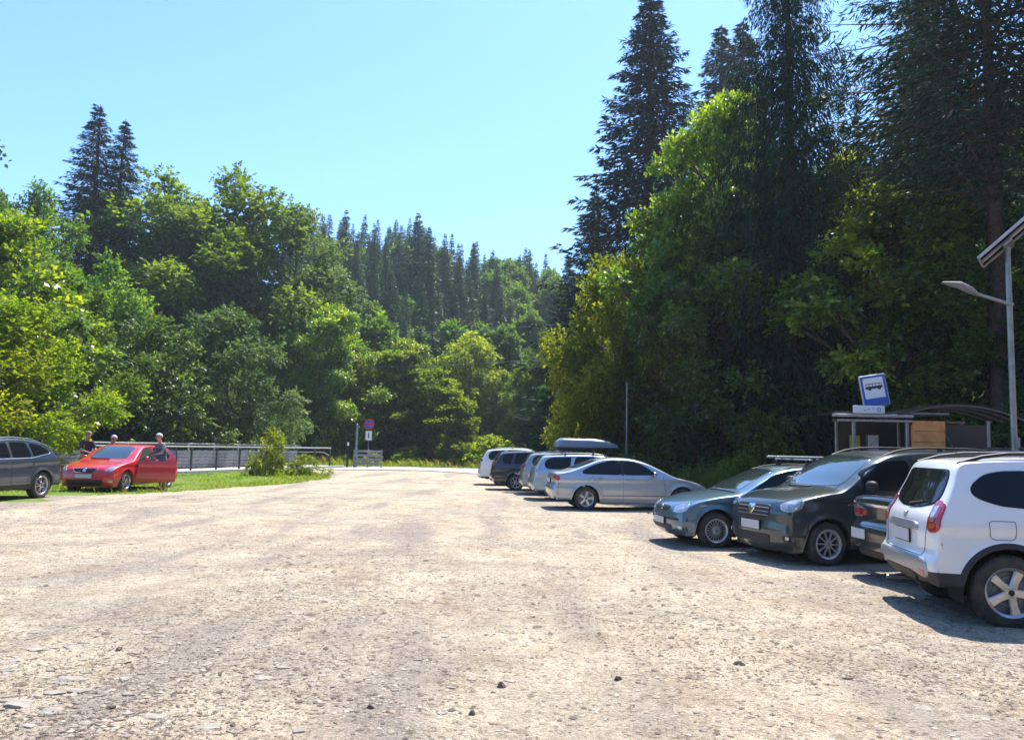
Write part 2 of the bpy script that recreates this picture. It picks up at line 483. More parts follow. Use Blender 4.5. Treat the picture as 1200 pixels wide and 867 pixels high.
# ---- stones
M['stone'] = simple('pale_stone', (0.36, 0.32, 0.265), 0.9, noise=0.35, nscale=9, bump=0.6)
M['stoned'] = simple('brown_stone', (0.17, 0.13, 0.10), 0.9, noise=0.4, nscale=14, bump=0.6)
def gravel_mesh(name, n, dmin, dmax, smin, smax, mats, xf=1.25, flat=0.5, pw=0.75, sink=0.2):
    u = rng.random(n)
    D = (dmin ** (1 - pw) + u * (dmax ** (1 - pw) - dmin ** (1 - pw))) ** (1 / (1 - pw)) if pw != 1 else dmin * (dmax / dmin) ** u
    x = (rng.random(n) * 2 - 1) * D * xf * 0.64 * 1.05
    y = D
    dens = vnoise(x, y, 1.9, 31) * 0.6 + vnoise(x, y, 0.6, 32) * 0.4
    keep = (rng.random(n) < np.clip((dens - 0.38) * 3.4, 0.06, 1)) & inpoly(LOT, x, y)
    x, y = x[keep], y[keep]; n = len(x)
    s = smin + (smax - smin) * rng.random(n) ** 4
    base = np.array([(1, 0, 0), (0.2, 0.9, 0.1), (-0.9, 0.3, 0), (-0.3, -0.9, 0.05), (0.6, -0.6, 0.1), (0.1, 0.1, 0.9), (0.0, 0.0, -0.5)])
    fb = np.array([(0, 1, 5), (1, 2, 5), (2, 3, 5), (3, 4, 5), (4, 0, 5), (1, 0, 6), (2, 1, 6), (3, 2, 6), (4, 3, 6), (0, 4, 6)])
    v = base[None] * (0.7 + 0.6 * rng.random((n, 7, 1)))
    v[:, :, 2] *= flat * (0.6 + 0.8 * rng.random((n, 1)))
    a = rng.random(n) * 6.283; ca, sa = np.cos(a)[:, None], np.sin(a)[:, None]
    vx = v[:, :, 0] * ca - v[:, :, 1] * sa; vy = v[:, :, 0] * sa + v[:, :, 1] * ca
    z0 = lotz(x, y)
    fb = fb[:5]
    V = np.stack([vx * s[:, None] + x[:, None], vy * s[:, None] + y[:, None], v[:, :, 2] * s[:, None] + (z0 + s * flat * sink)[:, None]], 2).reshape(-1, 3)
    F = (fb[None] + (np.arange(n) * 7)[:, None, None]).reshape(-1, 3)
    mi = np.repeat(rng.choice(len(mats), n, p=[1 / len(mats)] * len(mats)), 5)
    o = link(name, npmesh(name, V, F, mats, mi=mi))
    return o
GM = [simple('grit_a', (0.32, 0.26, 0.20), 0.95), simple('grit_b', (0.26, 0.21, 0.17), 0.95), simple('grit_c', (0.13, 0.10, 0.08), 0.95), simple('grit_d', (0.42, 0.365, 0.30), 0.95), simple('grit_e', (0.33, 0.25, 0.18), 0.95)]
g1 = gravel_mesh('gravel', 72000, 3.6, 34, 0.004, 0.024, GM, pw=1.15)
tag(g1, 'loose grey and brown gravel scattered over the sandy lot', 'gravel', kind='stuff')
g2 = gravel_mesh('pebbles', 5200, 3.6, 44, 0.014, 0.036, GM[1:3] + GM[4:], pw=0.8, flat=0.45)
tag(g2, 'larger pebbles lying scattered over the sandy lot', 'pebbles', kind='stuff')
g3 = gravel_mesh('pebbles', 11000, 7.0, 40, 0.012, 0.055, GM[1:3] + GM[4:], pw=0.75, flat=0.3, sink=.1)
tag(g3, 'dark brown pebbles and clods lying in drifts farther out on the lot', 'pebbles', kind='stuff')
# twigs and dry leaf litter
def litter(name, n):
    D = 3.8 + 16 * rng.random(n) ** 1.6
    x = (rng.random(n) * 2 - 1) * D * 0.8; y = D
    dens = vnoise(x, y, 2.3, 41)
    k = (rng.random(n) < np.clip((dens - 0.35) * 2.2, 0.03, 1)) & inpoly(LOT, x, y); x, y = x[k], y[k]; n = len(x)
    a = rng.random(n) * 6.283; L_ = 0.012 + 0.05 * rng.random(n) ** 3; wd = 0.002 + 0.006 * rng.random(n)
    z = lotz(x, y) + 0.003
    dx, dy = np.cos(a), np.sin(a)
    P = np.stack([x, y, z], 1); d = np.stack([dx, dy, (rng.random(n) - .3) * .4], 1) * L_[:, None]; s_ = np.stack([-dy, dx, np.full(n, .3)], 1) * wd[:, None]
    V = np.stack([P - d, P + s_, P + d, P - s_ + np.array([0, 0, .004])], 1).reshape(-1, 3)
    F = np.arange(n * 4).reshape(-1, 4)
    return link(name, npmesh(name, V, F, GM[2]))
tag(litter('leaf_litter', 40000), 'tiny dry twigs and leaf bits on the sand', 'leaf litter', kind='stuff')

def stone(px, py, wpx, aspect, hfrac, mat, label, seed):
    p = gp(px, py)
    D = p.y
    r = wpx / 2 / FPX * D * (.85 if mat is M['stoned'] else 1)
    rr = np.random.default_rng(seed)
    import bmesh
    bm = bmesh.new(); bmesh.ops.create_icosphere(bm, subdivisions=3, radius=1.0)
    ph = rr.random((9, 3)) * 6.28
    for v in bm.verts:
        c = v.co.copy()
        k = 1 + 0.16 * math.sin(c.x * 2.3 + ph[0][0]) * math.cos(c.y * 2.7 + ph[0][1]) + 0.09 * math.sin(c.z * 4 + c.x * 5 + ph[1][0]) + 0.05 * math.sin(c.y * 9 + ph[2][0])
        # knock planes off the ball so that the stone has facets
        for q in range(9):
            nn = Vector((math.cos(ph[q][0]), math.sin(ph[q][0]), 0.55 * math.sin(ph[q][1]))).normalized()
            dd = c.dot(nn) * k; lim = 0.45 + 0.3 * abs(math.sin(ph[q][2]))
            if dd > lim: c -= nn * (dd - lim) * 0.92
        v.co = Vector((c.x * k * r, c.y * k * r * aspect, c.z * k * r * hfrac))
    me = bpy.data.meshes.new('stone'); bm.to_mesh(me); bm.free(); me.materials.append(mat)
    me.polygons.foreach_set('use_smooth', [True] * len(me.polygons)); me.set_sharp_from_angle(angle=R(28))
    o = link('stone', me)
    o.location = (p.x, p.y + r * aspect * .5, float(lotz(p.x, p.y)) + r * hfrac * (0.25 if mat is M['stoned'] else -.15))
    o.rotation_euler = (0, 0, rr.random() * .6 - .3)
    tag(o, label, 'stone', 'stones lying in the gravel')
SP, SDk = M['stone'], M['stoned']
for i, a in enumerate([
    (12, 832, 46, 1.0, .22, SP, 'large flat pale stone cut by the left edge of the picture'),
    (52, 838, 34, .9, .2, SP, 'flat pale stone just right of the large one at the left edge'),
    (62, 816, 28, .8, .25, SP, 'pale rounded stone above the flat pair in the left corner'),
    (44, 818, 13, .9, .4, SP, 'small pale stone between the flat stones in the left corner'),
    (80, 800, 50, .6, .10, SP, 'long thin pale slab sunk in sand near the left corner'),
    (40, 764, 40, .7, .12, SP, 'wide pale slab half buried at left below the dark mark'),
    (20, 776, 24, .8, .2, SP, 'small pale flat stone at far left, middle of the foreground'),
    (80, 762, 30, .7, .12, SP, 'pale slab right of the wide half buried slab'),
    (302, 796, 34, .7, .12, SP, 'white flat stone in the sand, lower left of centre'),
    (182, 842, 38, .6, .10, SP, 'pale sunken slab at the bottom, right of the left corner stones'),
    (240, 856, 44, .5, .10, SP, 'grey white slab with a dark crack at the bottom edge'),
    (588, 805, 15, .9, .75, SDk, 'round dark brown stone alone on bare sand, bottom centre'),
    (554, 837, 13, .9, .8, SDk, 'small dark round stone below and left of the brown one'),
    (433, 829, 13, .9, .6, SDk, 'dark stone with pale side, left of the bottom centre'),
    (868, 780, 24, .5, .35, SDk, 'elongated brown stone like a stick end, bottom right of centre'),
    (724, 799, 14, .9, .6, SDk, 'grey brown stone right of the bottom centre'),
    (138, 764, 11, .9, .7, SDk, 'small dark stone in the sand, left foreground'),
    (272, 852, 12, .9, .6, SDk, 'small dark stone at the bottom edge near the cracked slab'),
    (128, 832, 13, .9, .5, SDk, 'dark flat stone at the bottom, right of the pale pair'),
    (257, 792, 8, .9, .8, SDk, 'tiny dark round stone left of the white flat stone'),
    (992, 797, 22, .6, .2, SDk, 'brown flat stone in the lower right sand'),
    (1085, 836, 26, .7, .2, SP, 'pale flat stone in the lower right corner'),
]):
    stone(*a, seed=100 + i)

def chips(name, n, seed):
    r = np.random.default_rng(seed); V = []; F = []
    for i in range(n):
        if r.random() < .6: px, py = 190 * r.random() ** 1.3, 735 + 130 * r.random()
        else: px, py = 60 + 560 * r.random(), 735 + 130 * r.random()
        p = gp(px, py); s_ = .014 + .05 * r.random() ** 2; k = 8
        a = np.sort(r.random(k)) * 6.283; rad = s_ * (.7 + .5 * r.random(k)); as_ = .5 + .5 * r.random(); b = len(V)
        z = float(lotz(p.x, p.y)); h = s_ * (.10 + .14 * r.random()); ti = (r.random(2) - .5) * .15
        for lvl, (q, zz) in enumerate(((1.0, -.01), (.97, h * .7), (.80, h))):
            for j in range(k):
                x = math.cos(a[j]) * rad[j] * q; y = math.sin(a[j]) * rad[j] * q * as_
                V.append((p.x + x, p.y + y, z + zz + x * ti[0] + y * ti[1]))
        for l in range(2):
            for j in range(k): F.append((b + l * k + j, b + l * k + (j + 1) % k, b + (l + 1) * k + (j + 1) % k, b + (l + 1) * k + j))
        V.append((p.x, p.y, z + h)); c_ = len(V) - 1
        for j in range(k): F.append((b + 2 * k + j, b + 2 * k + (j + 1) % k, c_, c_))
    me = bpy.data.meshes.new(name); me.from_pydata(V, [], [tuple(dict.fromkeys(f)) for f in F]); me.materials.append(M['stone']); me.update()
    return link(name, me)
tag(chips('stone_chips', 170, 8), 'flat pale stone chips half sunk in the sand in the foreground', 'stone chips', kind='stuff')

# ---- grass blades
M['grass'] = leafmat('grass_blades', [(0.08, 0.13, 0.012), (0.15, 0.23, 0.02), (0.30, 0.31, 0.07)], trans=0.45, hue=0.0, scale=0.8)
M['drygrass'] = leafmat('dry_grass_blades', [(0.16, 0.15, 0.05), (0.26, 0.23, 0.08), (0.34, 0.28, 0.14)], trans=0.4, hue=0.0, scale=0.8)
def blades(name, poly, n, h0, h1, wd, mat, avoid=None, clump=1.2, seed=0):
    r = np.random.default_rng(seed)
    P = np.array(poly); x = P[:, 0].min() + (np.ptp(P[:, 0])) * r.random(n); y = P[:, 1].min() + np.ptp(P[:, 1]) * r.random(n)
    jx, jy = jit(x, y, 0.4)
    k = inpoly(poly, jx, jy)
    if avoid is not None: k &= ~avoid(jx, jy)
    x, y = x[k], y[k]; n = len(x)
    c = vnoise(x, y, clump, seed + 50)
    h = (h0 + (h1 - h0) * r.random(n)) * (0.45 + 1.1 * c)
    a = r.random(n) * 6.283; lean = 0.15 + 0.5 * r.random(n)
    z = terr(x, y)
    B = np.stack([x, y, z], 1); s_ = np.stack([-np.sin(a), np.cos(a), 0 * a], 1) * wd
    d = np.stack([np.cos(a) * lean, np.sin(a) * lean, 0.9 + 0 * a], 1) * h[:, None]
    V = np.stack([B - s_, B + s_, B + d * .6 + s_ * .7, B + d * 1.0 + np.stack([np.cos(a), np.sin(a), -0.3 + 0 * a], 1) * (h * .15)[:, None]], 1).reshape(-1, 3)
    return link(name, npmesh(name, V, np.arange(n * 4).reshape(-1, 4), mat))
inl = lambda x, y: inpoly(LOT, x, y)
g = blades('grass', [(-30, 22), (-10, 22), (-7.5, 36), (-8, 46), (-15, 50), (-16.0, 33), (-30, 30)], 60000, 0.05, 0.14, 0.012, M['grass'], inl, seed=1)
tag(g, 'bright green grass strip between the gravel lot and the railing', 'grass', kind='stuff')
g = blades('grass', VERGE2, 42000, 0.12, 0.5, 0.02, M['grass'], lambda x, y: inpoly(ROAD, x, y), seed=2)
tag(g, 'green grass along the far side of the road below the trees', 'grass', kind='stuff')
g = blades('dry_grass', [(-13, 55.2), (-9.5, 59), (-5, 62), (2, 62.6), (2, 66), (-12, 64), (-16, 58)], 2600, 0.25, 0.7, 0.02, M['drygrass'], seed=3)
tag(g, 'tall pale dry grass on the far road verge', 'dry grass', kind='stuff')
g = blades('dry_grass', [(-17, 23.2), (-13, 23.4), (-11.2, 24.6), (-10, 27), (-8.7, 33), (-8.2, 37.5), (-9.3, 43), (-11, 44), (-9.8, 36), (-11.5, 28), (-13.5, 25.5), (-17, 25)], 3500, 0.05, 0.22, 0.010, M['drygrass'], seed=7, clump=.6)
tag(g, 'thin dry grass along the ragged edge of the gravel on the left', 'dry grass', kind='stuff')
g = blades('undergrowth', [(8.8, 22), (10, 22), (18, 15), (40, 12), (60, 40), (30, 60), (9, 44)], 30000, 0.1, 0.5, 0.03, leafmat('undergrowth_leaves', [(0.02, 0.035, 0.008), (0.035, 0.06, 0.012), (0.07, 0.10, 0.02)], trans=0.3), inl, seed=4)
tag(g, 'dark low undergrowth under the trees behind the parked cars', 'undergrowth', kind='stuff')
# ------------------------------------------------------------------ trees
M['leaf_mid'] = leafmat('leaves_mid_green', [(0.032, 0.070, 0.014), (0.085, 0.155, 0.024), (0.20, 0.29, 0.05)], trans=.52, hue=.02)
M['leaf_yellow'] = leafmat('leaves_yellow_green', [(0.06, 0.105, 0.008), (0.15, 0.21, 0.014), (0.33, 0.36, 0.03)], trans=0.58, hue=.015)
M['leaf_grey'] = leafmat('leaves_grey_willow', [(0.055, 0.09, 0.035), (0.12, 0.165, 0.06), (0.22, 0.27, 0.11)], trans=0.3)
M['leaf_dark'] = leafmat('leaves_dark', [(0.020, 0.044, 0.012), (0.055, 0.105, 0.020), (0.16, 0.23, 0.04)], trans=.45, rough=.38, spec=.55)  # darker greens; for the low right-hand trees, shade put into the colour
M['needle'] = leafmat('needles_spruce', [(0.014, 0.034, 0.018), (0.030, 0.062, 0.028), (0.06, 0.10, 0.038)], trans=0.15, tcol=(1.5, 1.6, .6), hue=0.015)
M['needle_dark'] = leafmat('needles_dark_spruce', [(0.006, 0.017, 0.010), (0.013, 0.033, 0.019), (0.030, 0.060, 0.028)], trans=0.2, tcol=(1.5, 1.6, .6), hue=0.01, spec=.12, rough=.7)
M['leaf_maple'] = leafmat('leaves_maple', [(0.030, 0.066, 0.014), (0.095, 0.165, 0.022), (0.33, 0.38, 0.035)], trans=0.52, scale=.45, rough=.36, spec=.6)
M['needle_far'] = leafmat('needles_far_spruce', [(0.028, 0.065, 0.030), (0.05, 0.10, 0.042), (0.09, 0.16, 0.055)], trans=0.2, tcol=(1.5, 1.6, .6), hue=0.02)

def quads_from(B, d, s_, L_, W_, mid=0.45):
    """leaf shaped quads: base, side, tip, side"""
    L_ = np.asarray(L_).reshape(-1, 1); W_ = np.asarray(W_).reshape(-1, 1)
    V = np.stack([B, B + d * L_ * mid + s_ * W_, B + d * L_, B + d * L_ * mid - s_ * W_], 1)
    return V.reshape(-1, 3)
def nrm(a): return a / (np.linalg.norm(a, axis=-1, keepdims=True) + 1e-9)

def tubes_np(paths, n=6):
    """paths: list of (pts(k,3), radii(k))"""
    Vs = []; Fs = []; off = 0
    for P, r in paths:
        P = np.asarray(P, float); r = np.asarray(r, float); k = len(P)
        t = nrm(np.gradient(P, axis=0))
        ref = np.where(np.abs(t[:, 2:3]) > .9, np.array([[1., 0, 0]]), np.array([[0, 0, 1.]]))
        u = nrm(np.cross(t, ref)); v = np.cross(t, u)
        a = np.arange(n) * 2 * math.pi / n
        V = P[:, None] + (u[:, None] * np.cos(a)[None, :, None] + v[:, None] * np.sin(a)[None, :, None]) * r[:, None, None]
        Vs.append(V.reshape(-1, 3))
        i = (np.arange(k - 1)[:, None] * n + np.arange(n)[None]).ravel(); j = (np.arange(k - 1)[:, None] * n + (np.arange(n)[None] + 1) % n).ravel()
        Fs.append(np.stack([i, j, j + n, i + n], 1) + off); off += k * n
    return np.concatenate(Vs), np.concatenate(Fs)

def leafy(seed, H, Rc, base, nclump, ntwig, leaf, top=0.75, droop=0.15, lean=0.0, stems=1, bark='bark', mat='leaf_mid', narrow=1.0, rag=0.35, tr=None, flat=.8):
    """trunk mesh and crown mesh of a broadleaved tree: H height, Rc crown radius, base = bottom of crown"""
    r = np.random.default_rng(seed)
    hc = (H - base)
    cl = []
    tries = 0
    while len(cl) < nclump and tries < nclump * 40:
        tries += 1
        t = r.random() ** 0.9
        prof = math.sin(math.pi * min(1, (t * (1 - 0.12) + 0.12)) ** top) ** 0.6 if t < 1 else 0
        rad = Rc * max(0.12, prof) * narrow
        q = r.random() ** 0.45
        a = r.random() * 6.283
        rr = q * rad * (0.86 + rag * (r.random() - .3))
        p = np.array([rr * math.cos(a) + lean * t * hc, rr * math.sin(a), base + t * hc * 0.93])
        cr = (0.15 + 0.13 * r.random()) * min(Rc, hc * .6) * (1.1 - 0.35 * t)
        if all(np.linalg.norm(p - c[0]) > 0.72 * (cr + c[1]) * .8 for c in cl): cl.append((p, cr))
    cc = np.array([c[0] for c in cl]); cr = np.array([c[1] for c in cl])
    # limbs
    r0 = tr or H * 0.016 + 0.04
    paths = []
    for s_ in range(stems):
        sa = 6.283 * s_ / stems + seed; so = 0.0 if stems == 1 else 0.35
        k = np.linspace(0, 1, 9)
        P = np.stack([so * np.cos(sa) * (0.5 + 2.2 * k) + lean * k ** 2 * hc * .7 + 0.12 * Rc * np.sin(k * 5 + seed) * k * .5, so * np.sin(sa) * (0.5 + 2.2 * k) + 0.1 * Rc * np.cos(k * 4 + seed) * k * .5, k * (base + hc * 0.82)], 1)
        paths.append((P, r0 / math.sqrt(stems) * (1 - k * 0.85) * (1 + 0.6 * np.exp(-k * 30))))
    for i, (p, c) in enumerate(cl):
        P0 = paths[i % stems][0]
        zt = max(base * 0.6, p[2] - 0.55 * math.hypot(p[0], p[1]) - 0.3)
        j = int(np.clip(np.searchsorted(P0[:, 2], zt), 1, len(P0) - 1)); f = (zt - P0[j - 1, 2]) / max(1e-3, P0[j, 2] - P0[j - 1, 2])
        a = P0[j - 1] + (P0[j] - P0[j - 1]) * np.clip(f, 0, 1)
        k = np.linspace(0, 1, 6)[:, None]
        mid = (a + p) / 2 + np.array([0, 0, 0.12 * np.linalg.norm(p - a)]) + (r.random(3) - .5) * .12 * np.linalg.norm(p - a)
        B = a * (1 - k) ** 2 + 2 * mid * k * (1 - k) + p * k ** 2
        rb = r0 * 0.42 * (1 - 0.6 * zt / H)
        paths.append((B, rb * (1 - 0.8 * k[:, 0])))
        for q in range(3):
            e = p + nrm(r.random(3) - .5) * c * 0.8
            paths.append((np.array([B[3], (B[4] + e) / 2, e]), np.array([rb * .4, rb * .25, rb * .08])))
    tv, tf = tubes_np(paths, 6)
    # twigs with leaves
    w_ = cr ** 2; ci = r.choice(len(cl), ntwig, p=w_ / w_.sum())
    u = nrm(r.normal(size=(ntwig, 3))); u[:, 2] *= flat
    q = r.random((ntwig, 1)) ** 0.4
    P = cc[ci] + u * q * cr[ci][:, None] * (1 + 0.35 * (r.random((ntwig, 1)) - .5))
    axis = np.array([lean * hc * .4, 0, 0])
    out = P - np.stack([np.full(ntwig, axis[0]), np.zeros(ntwig), np.full(ntwig, base + hc * .35)], 1)
    D = nrm(nrm(u) * 0.8 + nrm(out) * 0.6 + r.normal(size=(ntwig, 3)) * 0.35 + np.array([0, 0, -droop]))
    nl = 7
    tl = leaf * 2.6
    k = (np.arange(nl) + .5) / nl
    LP = P[:, None] + D[:, None] * (k * tl)[None, :, None] + np.array([0, 0, -1.0]) * (k ** 2 * tl * droop)[None, :, None]
    side = nrm(np.cross(D, np.array([0, 0, 1.0]) + r.normal(size=(ntwig, 3)) * .3))
    sg = np.where(np.arange(nl) % 2 == 0, 1.0, -1.0)
    ld = nrm(D[:, None] * 0.7 + side[:, None] * sg[None, :, None] * 0.8 + r.normal(size=(ntwig, nl, 3)) * 0.35 + np.array([0, 0, -0.15 - droop * .6]))
    ns_ = nrm(np.array([0, 0, 1.0]) + r.normal(size=(ntwig, nl, 3)) * 0.55)
    ls = nrm(np.cross(ld, ns_))
    LS = leaf * (0.65 + 0.6 * r.random((ntwig, nl)))
    V = quads_from(LP.reshape(-1, 3), ld.reshape(-1, 3), ls.reshape(-1, 3), LS.ravel(), LS.ravel() * 0.36)
    F = np.arange(len(V)).reshape(-1, 4)
    return (npmesh('trunk', tv, tf, M[bark], smooth=True), npmesh('crown', V, F, M[mat]))

def spruce(seed, H, Rc, whorls, per, ntw, tw, droop=0.35, hang=0.25, base=0.05, mat='needle', bare=0.0, pw=0.85, joined=False, sparse=0.0, wdt=0.11):
    r = np.random.default_rng(seed)
    k = np.linspace(0, 1, 12)
    tr = H * 0.0125 + 0.03
    paths = [(np.stack([0.15 * np.sin(k * 3 + seed) * k, 0.1 * np.cos(k * 4) * k, k * H], 1), tr * (1 - k * 0.96) * (1 + .5 * np.exp(-k * 25)))]
    BV = []
    for i in range(whorls):
        t = base + (1 - base) * ((i + 0.5 * r.random()) / whorls) ** 0.93
        z0 = t * H
        Lm = Rc * (1 - t) ** pw * (0.8 + 0.4 * r.random()) + 0.06
        a0 = r.random() * 6.28
        for j in range(per):
            if r.random() < sparse: continue
            a = a0 + 6.283 * j / per + (r.random() - .5) * 0.5
            L_ = Lm * (0.72 + 0.42 * r.random())
            dr = droop * (0.6 + 0.7 * r.random()) * (1.15 - t)
            kk = np.linspace(0, 1, 6)
            x = L_ * kk; z = z0 - L_ * dr * kk * 1.5 + L_ * dr * 1.1 * kk ** 2.3 + 0.12 * L_ * kk * t
            z = z + (r.random() - .5) * H / whorls * 1.3
            bp = np.stack([x * math.cos(a), x * math.sin(a), z], 1)
            paths.append((bp[:5], np.linspace(0.012 + 0.009 * L_, 0.006, 5)))
            n = max(4, int(ntw * (0.35 + 0.65 * L_ / Rc)))
            q = bare + (1.02 - bare) * r.random(n) ** 0.8
            X = np.interp(q, kk, x); Z = np.interp(q, kk, z)
            w_ = 0.36 * L_ * np.clip((1 - q) * 1.25, 0.10, 0.8) * (q > 0.1)
            sgn = np.where(r.random(n) < .5, -1, 1.0)
            off = sgn * w_ * r.random(n) ** 0.7
            rx, ry = math.cos(a), math.sin(a)
            P = np.stack([X * rx - off * ry, X * ry + off * rx, Z - np.abs(off) * 0.25 - hang * .3 * r.random(n)], 1)
            d = np.stack([rx * (0.75) - sgn * ry * 0.6, ry * 0.75 + sgn * rx * 0.6, -hang * (0.5 + 2.2 * r.random(n)) - 0.05], 1) + r.normal(size=(n, 3)) * 0.28
            BV.append((P, nrm(d), tw * (0.6 + 0.8 * r.random(n)) * (0.45 + 0.55 * min(1, (1 - t) * 2.2))))
    P = np.concatenate([b[0] for b in BV]); d = np.concatenate([b[1] for b in BV]); l = np.concatenate([b[2] for b in BV])
    s_ = nrm(np.cross(d, nrm(r.normal(size=d.shape) * .5 + np.array([0, 0, 1.0]))))
    V = quads_from(P, d, s_, l, l * wdt, 0.35)
    # leader
    F = np.arange(len(V)).reshape(-1, 4)
    if joined:
        tv, tf = tubes_np(paths[:1], 5)
        n0 = len(V)
        return npmesh('spruce', np.concatenate([V, tv]), np.concatenate([F, tf + n0]), [M[mat], M['barkd']], mi=np.concatenate([np.zeros(len(F)), np.ones(len(tf))]))
    tv, tf = tubes_np(paths, 5)
    return (npmesh('trunk', tv, tf, M['barkd'], smooth=True), npmesh('crown', V, F, M[mat]))

def place_tree(name, meshes, loc, rz, sc, label, group=None, cat='tree'):
    e = empty(name, loc, rz); e.scale = sc if isinstance(sc, (tuple, list)) else (sc, sc, sc)
    tag(e, label, cat, group)
    t = link('trunk', meshes[0], e); link('crown', meshes[1], e)
    return e

PROTO = {}
# broadleaved prototypes  (seed, H, R, base ...)
PROTO['broad_a'] = leafy(1, 16, 5.4, 1.5, 66, 8600, 0.225, mat='leaf_mid', rag=.5)
PROTO['broad_b'] = leafy(2, 16, 4.6, 2.0, 62, 8000, 0.215, mat='leaf_mid', top=0.85, rag=.6)
PROTO['alder'] = leafy(3, 18, 5.0, 2.0, 56, 7000, 0.20, mat='leaf_grey', top=0.8, rag=.8, lean=0.05)
PROTO['willow'] = leafy(4, 8, 3.6, 0.3, 52, 5600, 0.16, mat='leaf_grey', droop=0.3, stems=3, rag=.25)
PROTO['yellow'] = leafy(5, 8, 3.8, 0.4, 56, 7400, 0.145, mat='leaf_yellow', stems=3, rag=.4)
PROTO['maple'] = leafy(6, 14, 4.2, 1.8, 74, 5600, 0.25, mat='leaf_maple', top=0.9, rag=1.0, flat=.38)
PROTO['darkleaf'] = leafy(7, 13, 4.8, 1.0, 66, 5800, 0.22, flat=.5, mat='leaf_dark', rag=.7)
PROTO['slim'] = leafy(8, 9, 2.1, 0.3, 44, 2700, 0.21, mat='leaf_yellow', top=1.1, rag=.8, stems=2, flat=.5)
PROTO['weep'] = leafy(9, 11, 4.6, 1.0, 56, 4800, 0.22, mat='leaf_yellow', droop=0.7, rag=.6)
PROTO['bush'] = leafy(10, 2.6, 1.5, 0.1, 26, 620, 0.16, mat='leaf_yellow', stems=5, rag=1.0, tr=.04)
PROTO['broad_far'] = leafy(12, 13, 4.6, 1.0, 34, 1500, 0.50, mat='leaf_mid', rag=.4)
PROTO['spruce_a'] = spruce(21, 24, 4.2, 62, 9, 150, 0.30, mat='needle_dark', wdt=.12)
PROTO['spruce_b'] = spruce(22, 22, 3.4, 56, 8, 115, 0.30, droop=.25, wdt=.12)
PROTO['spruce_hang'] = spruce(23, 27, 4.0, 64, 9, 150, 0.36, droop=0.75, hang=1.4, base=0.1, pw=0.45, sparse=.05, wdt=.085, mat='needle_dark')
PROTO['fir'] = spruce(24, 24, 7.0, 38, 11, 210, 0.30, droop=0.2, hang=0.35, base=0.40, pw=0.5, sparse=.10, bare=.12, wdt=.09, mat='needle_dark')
PROTO['spruce_mid'] = spruce(27, 24, 3.6, 44, 8, 46, 0.5, mat='needle_far', wdt=.16)
SPF = [spruce(30 + i, 19 + i, 2.6 + .25 * (i % 3), 36, 7, 20, 0.62, joined=True, mat='needle_far', wdt=.2, pw=.9) for i in range(4)]

PROTO_H = dict(broad_a=16, broad_b=16, alder=18, willow=8, yellow=8, maple=14, darkleaf=13, slim=9, weep=11, bush=2.6, broad_far=13, spruce_a=24, spruce_mid=24, spruce_b=22, spruce_hang=27, fir=24)
def tree_at(name, proto, px, D, toppy, label, wide=1.0, rz=None, group=None, cat='tree', sink=0.0):
    """a tree standing D metres ahead whose top reaches the row toppy of the photograph"""
    q = ht(px, 433, D); z = T(q.x, q.y) - sink
    top = ht(px, toppy, D)
    h = top.z - z
    s = h / PROTO_H[proto]
    return place_tree(name, PROTO[proto], (q.x, q.y, z), random.random() * 6.28 if rz is None else rz, (s * wide, s * wide, s), label, group, cat)

